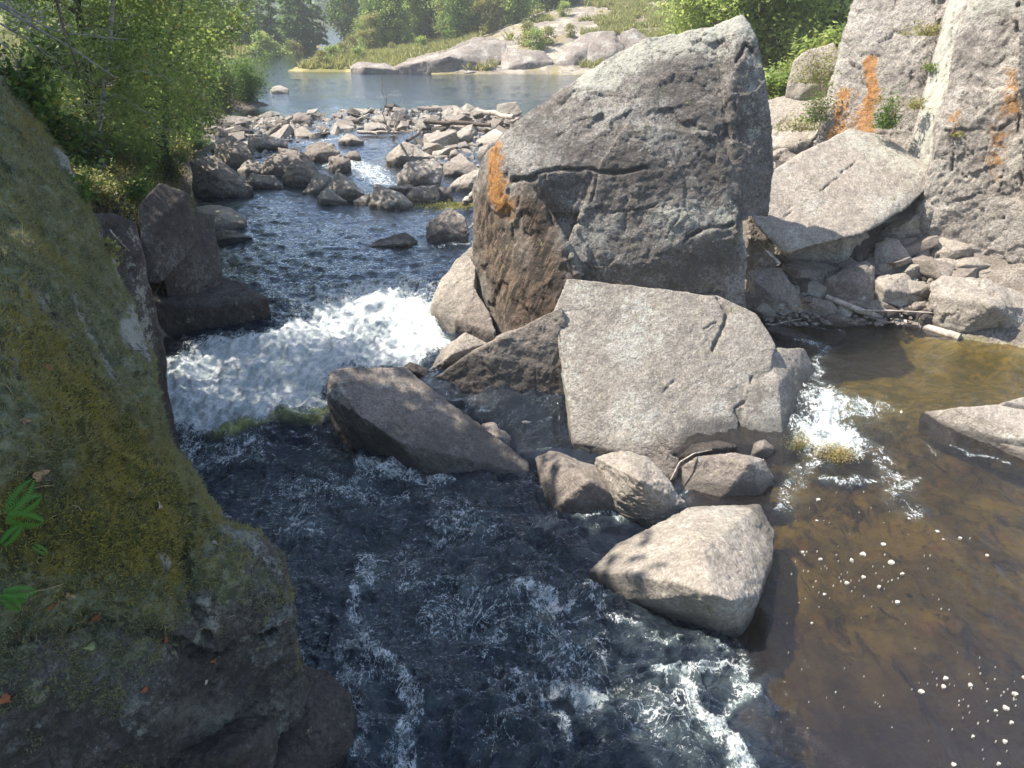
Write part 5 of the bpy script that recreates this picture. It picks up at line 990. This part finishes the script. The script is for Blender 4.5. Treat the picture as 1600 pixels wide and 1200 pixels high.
for i, (u, v, r, h, n, lm, lf, lb) in enumerate([(52, 190, .42, .32, 900, LALD, .075, 'broad-leaved seedlings spilling over the top of the mossy rock'), (95, 250, .34, .28, 700, LUND, .07, 'dark leafy plant on the upper edge of the mossy rock'), (122, 330, .30, .26, 600, LALD, .06, 'leafy plant hanging over the right edge of the mossy rock'), (20, 150, .45, .35, 900, LUND, .07, 'low dark shrub above the brown moss at the left edge'), (96, 236, .14, .16, 26, LRED, .06, 'few red maple leaves above the mossy rock edge'), (165, 410, .18, .16, 260, LYEL, .05, 'small yellow-green tuft on the edge of the mossy rock by the rock wall'), (70, 205, .4, .5, 1100, LBIR, .06, 'light green sapling behind the top of the mossy rock')]):
    for q_ in range(30):
        if MB_bvh.ray_cast(Vector((0, 0, CAMZ)), Vector(ray(u, v)).normalized())[0] is not None: break
        u -= 3; v += 4
    h_, n_ = onmoss(u, v); rd = Vector(ray(u, v)).normalized(); b_ = h_ + rd * .35; b_.z = h_.z - .02; shrub(lb, tuple(b_), r, h, n, lm, lf, 900 + i, stems=6)
# fallen leaves on the moss
def dead_leaf(u, v, s, c, lb, rot, seed):
    h, n = onmoss(u, v); rng = np.random.default_rng(seed); m = 9; V = [(0, 0, 0)]
    ts = np.linspace(0, 2 * math.pi, 15)[:-1]; rad = .5 * (1 + .32 * np.cos(3 * ts + seed) + .12 * rng.normal(size=14))
    pts = [(r_ * math.cos(a), .62 * r_ * math.sin(a), .22 * r_ * math.cos(a * 2 + seed) + .1 * rng.normal()) for r_, a in zip(rad, ts)]
    V = np.array([(0, 0, .0)] + pts) * s; F = [(0, k + 1, (k + 1) % 14 + 1) for k in range(14)]
    me = np_mesh('fallen_leaf', V, F, {}, True); o = link('fallen_leaf', me, c, None, tuple(h + n * .018)); q = n.to_track_quat('Z', 'Y'); o.rotation_mode = 'QUATERNION'
    from mathutils import Quaternion
    o.rotation_quaternion = q @ Quaternion((0, 0, 1), rot); tag(o, lb, 'leaf')
CL = [plain('leaf_rust', (.36, .12, .05), .7, (.22, .08, .04)), plain('leaf_tan', (.42, .27, .17), .7, (.28, .17, .1)), plain('leaf_olive', (.28, .30, .12), .7), plain('leaf_pale', (.55, .45, .33), .7)]
for i, (u, v, s, c, lb) in enumerate([(60, 742, .10, 1, 'curled tan leaf between the fern and the moss edge'), (75, 577, .06, 0, 'small rust leaf high on the moss'), (37, 655, .06, 1, 'small brown leaf left on the moss'), (148, 962, .09, 0, 'bright rust leaf below the mossy dome'), (108, 928, .06, 1, 'tan leaf above the rust leaf'), (80, 944, .07, 0, 'dull red leaf by the brown twig'), (35, 992, .08, 1, 'pinkish dead leaf at the left near the dark overhang'), (140, 1012, .08, 2, 'pale olive leaf on the dark overhang'), (256, 1000, .065, 0, 'rust leaf on the edge of the lichened rock'), (332, 1034, .065, 0, 'lone rust leaf on the shadowed lower ledge'), (226, 1076, .06, 0, 'dim rust leaf deep in the shadow'), (246, 790, .08, 3, 'pale rolled leaf on the yellow moss'), (8, 1090, .10, 0, 'large red leaf cut by the left edge of the view'), (413, 966, .06, 2, 'yellow leaf on the rounded knob'), (336, 849, .05, 3, 'tiny pale leaf in the cleft of the rounded knob'), (320, 1066, .035, 3, 'tiny round pale leaf on the lower ledge')]):
    dead_leaf(u, v, s, CL[c], lb, i * 1.3, i)
for i, (a, b) in enumerate([((40, 765), (84, 756)), ((45, 925), (98, 910)), ((110, 790), (125, 800)), ((310, 985), (365, 960)), ((0, 600), (18, 620))]):
    h1, n1_ = onmoss(*a); h2, n2_ = onmoss(*b); log(['straw stalk by the tan curled leaf', 'brown twig beside the dull red leaf', 'short straw on the yellow moss', 'thin pale stem over the lichened rock', 'little straw at the left edge of the moss'][i], [h1 + n1_ * .01, (h1 + h2) / 2 + n1_ * .03, h2 + n2_ * .015], .0025, .002, STRAW, name='stalk', cat='stalk', sides=5, seed=i)
# moss blades
rng = np.random.default_rng(5); at = np.empty(len(MB_me.vertices), np.float32); MB_me.attributes['moss'].data.foreach_get('value', at)
Vw = np.array(_vv); Nn = normals(MB_me); nz = fbm(Vw * 9, 4, 8); k = np.where((at + .8 * fbm(Vw * 5, 4, 3) > .32) & (Vw[:, 1] > 2) & (Vw[:, 0] > -6))[0]
k = k[rng.integers(0, len(k), 210000)]; hgt = .026 * (1 + .6 * nz[k]) * rng.uniform(.5, 1.4, len(k))
b = Vw[k] + rng.normal(size=(len(k), 3)) * .009; d = Nn[k] * .8 + rng.normal(size=(len(k), 3)) * .45 + np.array([0, 0, .3]); d *= hgt[:, None]; s = np.cross(d, rng.normal(size=(len(k), 3))); s /= np.linalg.norm(s, axis=1)[:, None]; s *= .0045
V = np.stack([b - s, b + s, b + d], 1).reshape(-1, 3) - np.array(MB_o.location); F = np.arange(len(V)).reshape(-1, 3); ye = np.empty(len(MB_me.vertices), np.float32); MB_me.attributes['yel'].data.foreach_get('value', ye); hgt *= 1; tt = np.clip(.12 + .7 * ye[k] + .55 * fbm(Vw[k] * 2.5, 4, 40) + .15 * rng.normal(size=len(k)), 0, .95)
o = link('moss', np_mesh('moss', V, F, dict(tint=np.repeat(tt, 3)), False), MOSSL, MB_o); o['kind'] = 'stuff'

# foam flecks drifting on the side pool
rng = np.random.default_rng(77); parts = []
FL = [(1282, 875, 7), (1380, 852, 10), (1393, 880, 12), (1348, 867, 11), (1330, 876, 8), (1349, 903, 8), (1402, 942, 9), (1410, 898, 7), (1373, 918, 8), (1323, 912, 8), (1288, 930, 7), (1439, 1082, 12), (1478, 1062, 11), (1474, 1074, 9), (1516, 1072, 9), (1572, 1108, 12), (1580, 1130, 7), (1555, 1112, 6), (1490, 1196, 9), (1600, 1060, 8), (1464, 832, 8), (1500, 842, 7), (1473, 844, 6), (1213, 1002, 7), (1268, 975, 6), (1542, 869, 6), (1276, 815, 6), (1254, 864, 6), (1570, 1160, 8), (1560, 1195, 7), (1520, 1152, 6), (1278, 782, 8), (1231, 787, 7), (1585, 1085, 9), (1420, 812, 6)]
for _ in range(170):
    c_ = FL[rng.integers(0, len(FL))]; FL.append((c_[0] + rng.normal() * 55, c_[1] + rng.normal() * 26, rng.uniform(1.0, 3.0)))
for u, v, s in FL:
    if u < 1215 and v > 760 or v > 1230: continue
    p = onwater(u, v, 0); r_ = s * p.length / 1200 * .40; n_ = 11; a = np.linspace(0, 2 * math.pi, n_ + 1)[:-1]; rd = r_ * (1 + .18 * rng.normal(size=n_))
    zz = .022 + .0; top = np.stack([p.x + rd * np.cos(a), p.y + rd * np.sin(a) * .9, np.full(n_, p.z + zz)], 1); low = top * 1.0; low[:, 2] -= .025; ctr = np.array([[p.x, p.y, p.z + zz + .003]])
    V = np.concatenate([top, low, ctr]); F = [(k, (k + 1) % n_, 2 * n_, 2 * n_) for k in range(n_)] + [(k + n_, (k + 1) % n_ + n_, (k + 1) % n_, k) for k in range(n_)]; parts.append((V, np.array(F)))
V, F = join(parts); bm = bmesh.new(); vs = [bm.verts.new(v) for v in V]
for f in F: bm.faces.new([vs[i] for i in dict.fromkeys(int(i) for i in f)])
me = bpy.data.meshes.new('foam_flecks'); bm.to_mesh(me); bm.free()
o = link('foam_flecks', me, plain('foam_white', (.52, .49, .43), .8, (.32, .29, .24), 60)); tag(o, 'round white foam flecks drifting on the brown side pool', 'foam', kind='stuff')

# ------------------------------------------------------------------ the air
def haze_box():
    x, y0, y1, z0, z1 = 2300, -8, 2620, -8, 120
    V = [(-x, y0, z0), (x, y0, z0), (x, y1, z0), (-x, y1, z0), (-x, y0, z1), (x, y0, z1), (x, y1, z1), (-x, y1, z1)]
    F = [(0, 3, 2, 1), (4, 5, 6, 7), (0, 1, 5, 4), (1, 2, 6, 5), (2, 3, 7, 6), (3, 0, 4, 7)]
    m = bpy.data.materials.new('haze_air'); m.use_nodes = True; nt = m.node_tree; nt.nodes.clear()
    o = nt.nodes.new('ShaderNodeOutputMaterial'); v = nt.nodes.new('ShaderNodeVolumePrincipled'); v.inputs['Density'].default_value = .0010
    v.inputs['Color'].default_value = (.94, .97, 1, 1); nt.links.new(v.outputs[0], o.inputs['Volume'])
    h = link('haze', np_mesh('haze', np.array(V), np.array(F), {}, False), m); tag(h, 'thin bright summer haze in the air over the river', 'haze', kind='stuff')
haze_box()
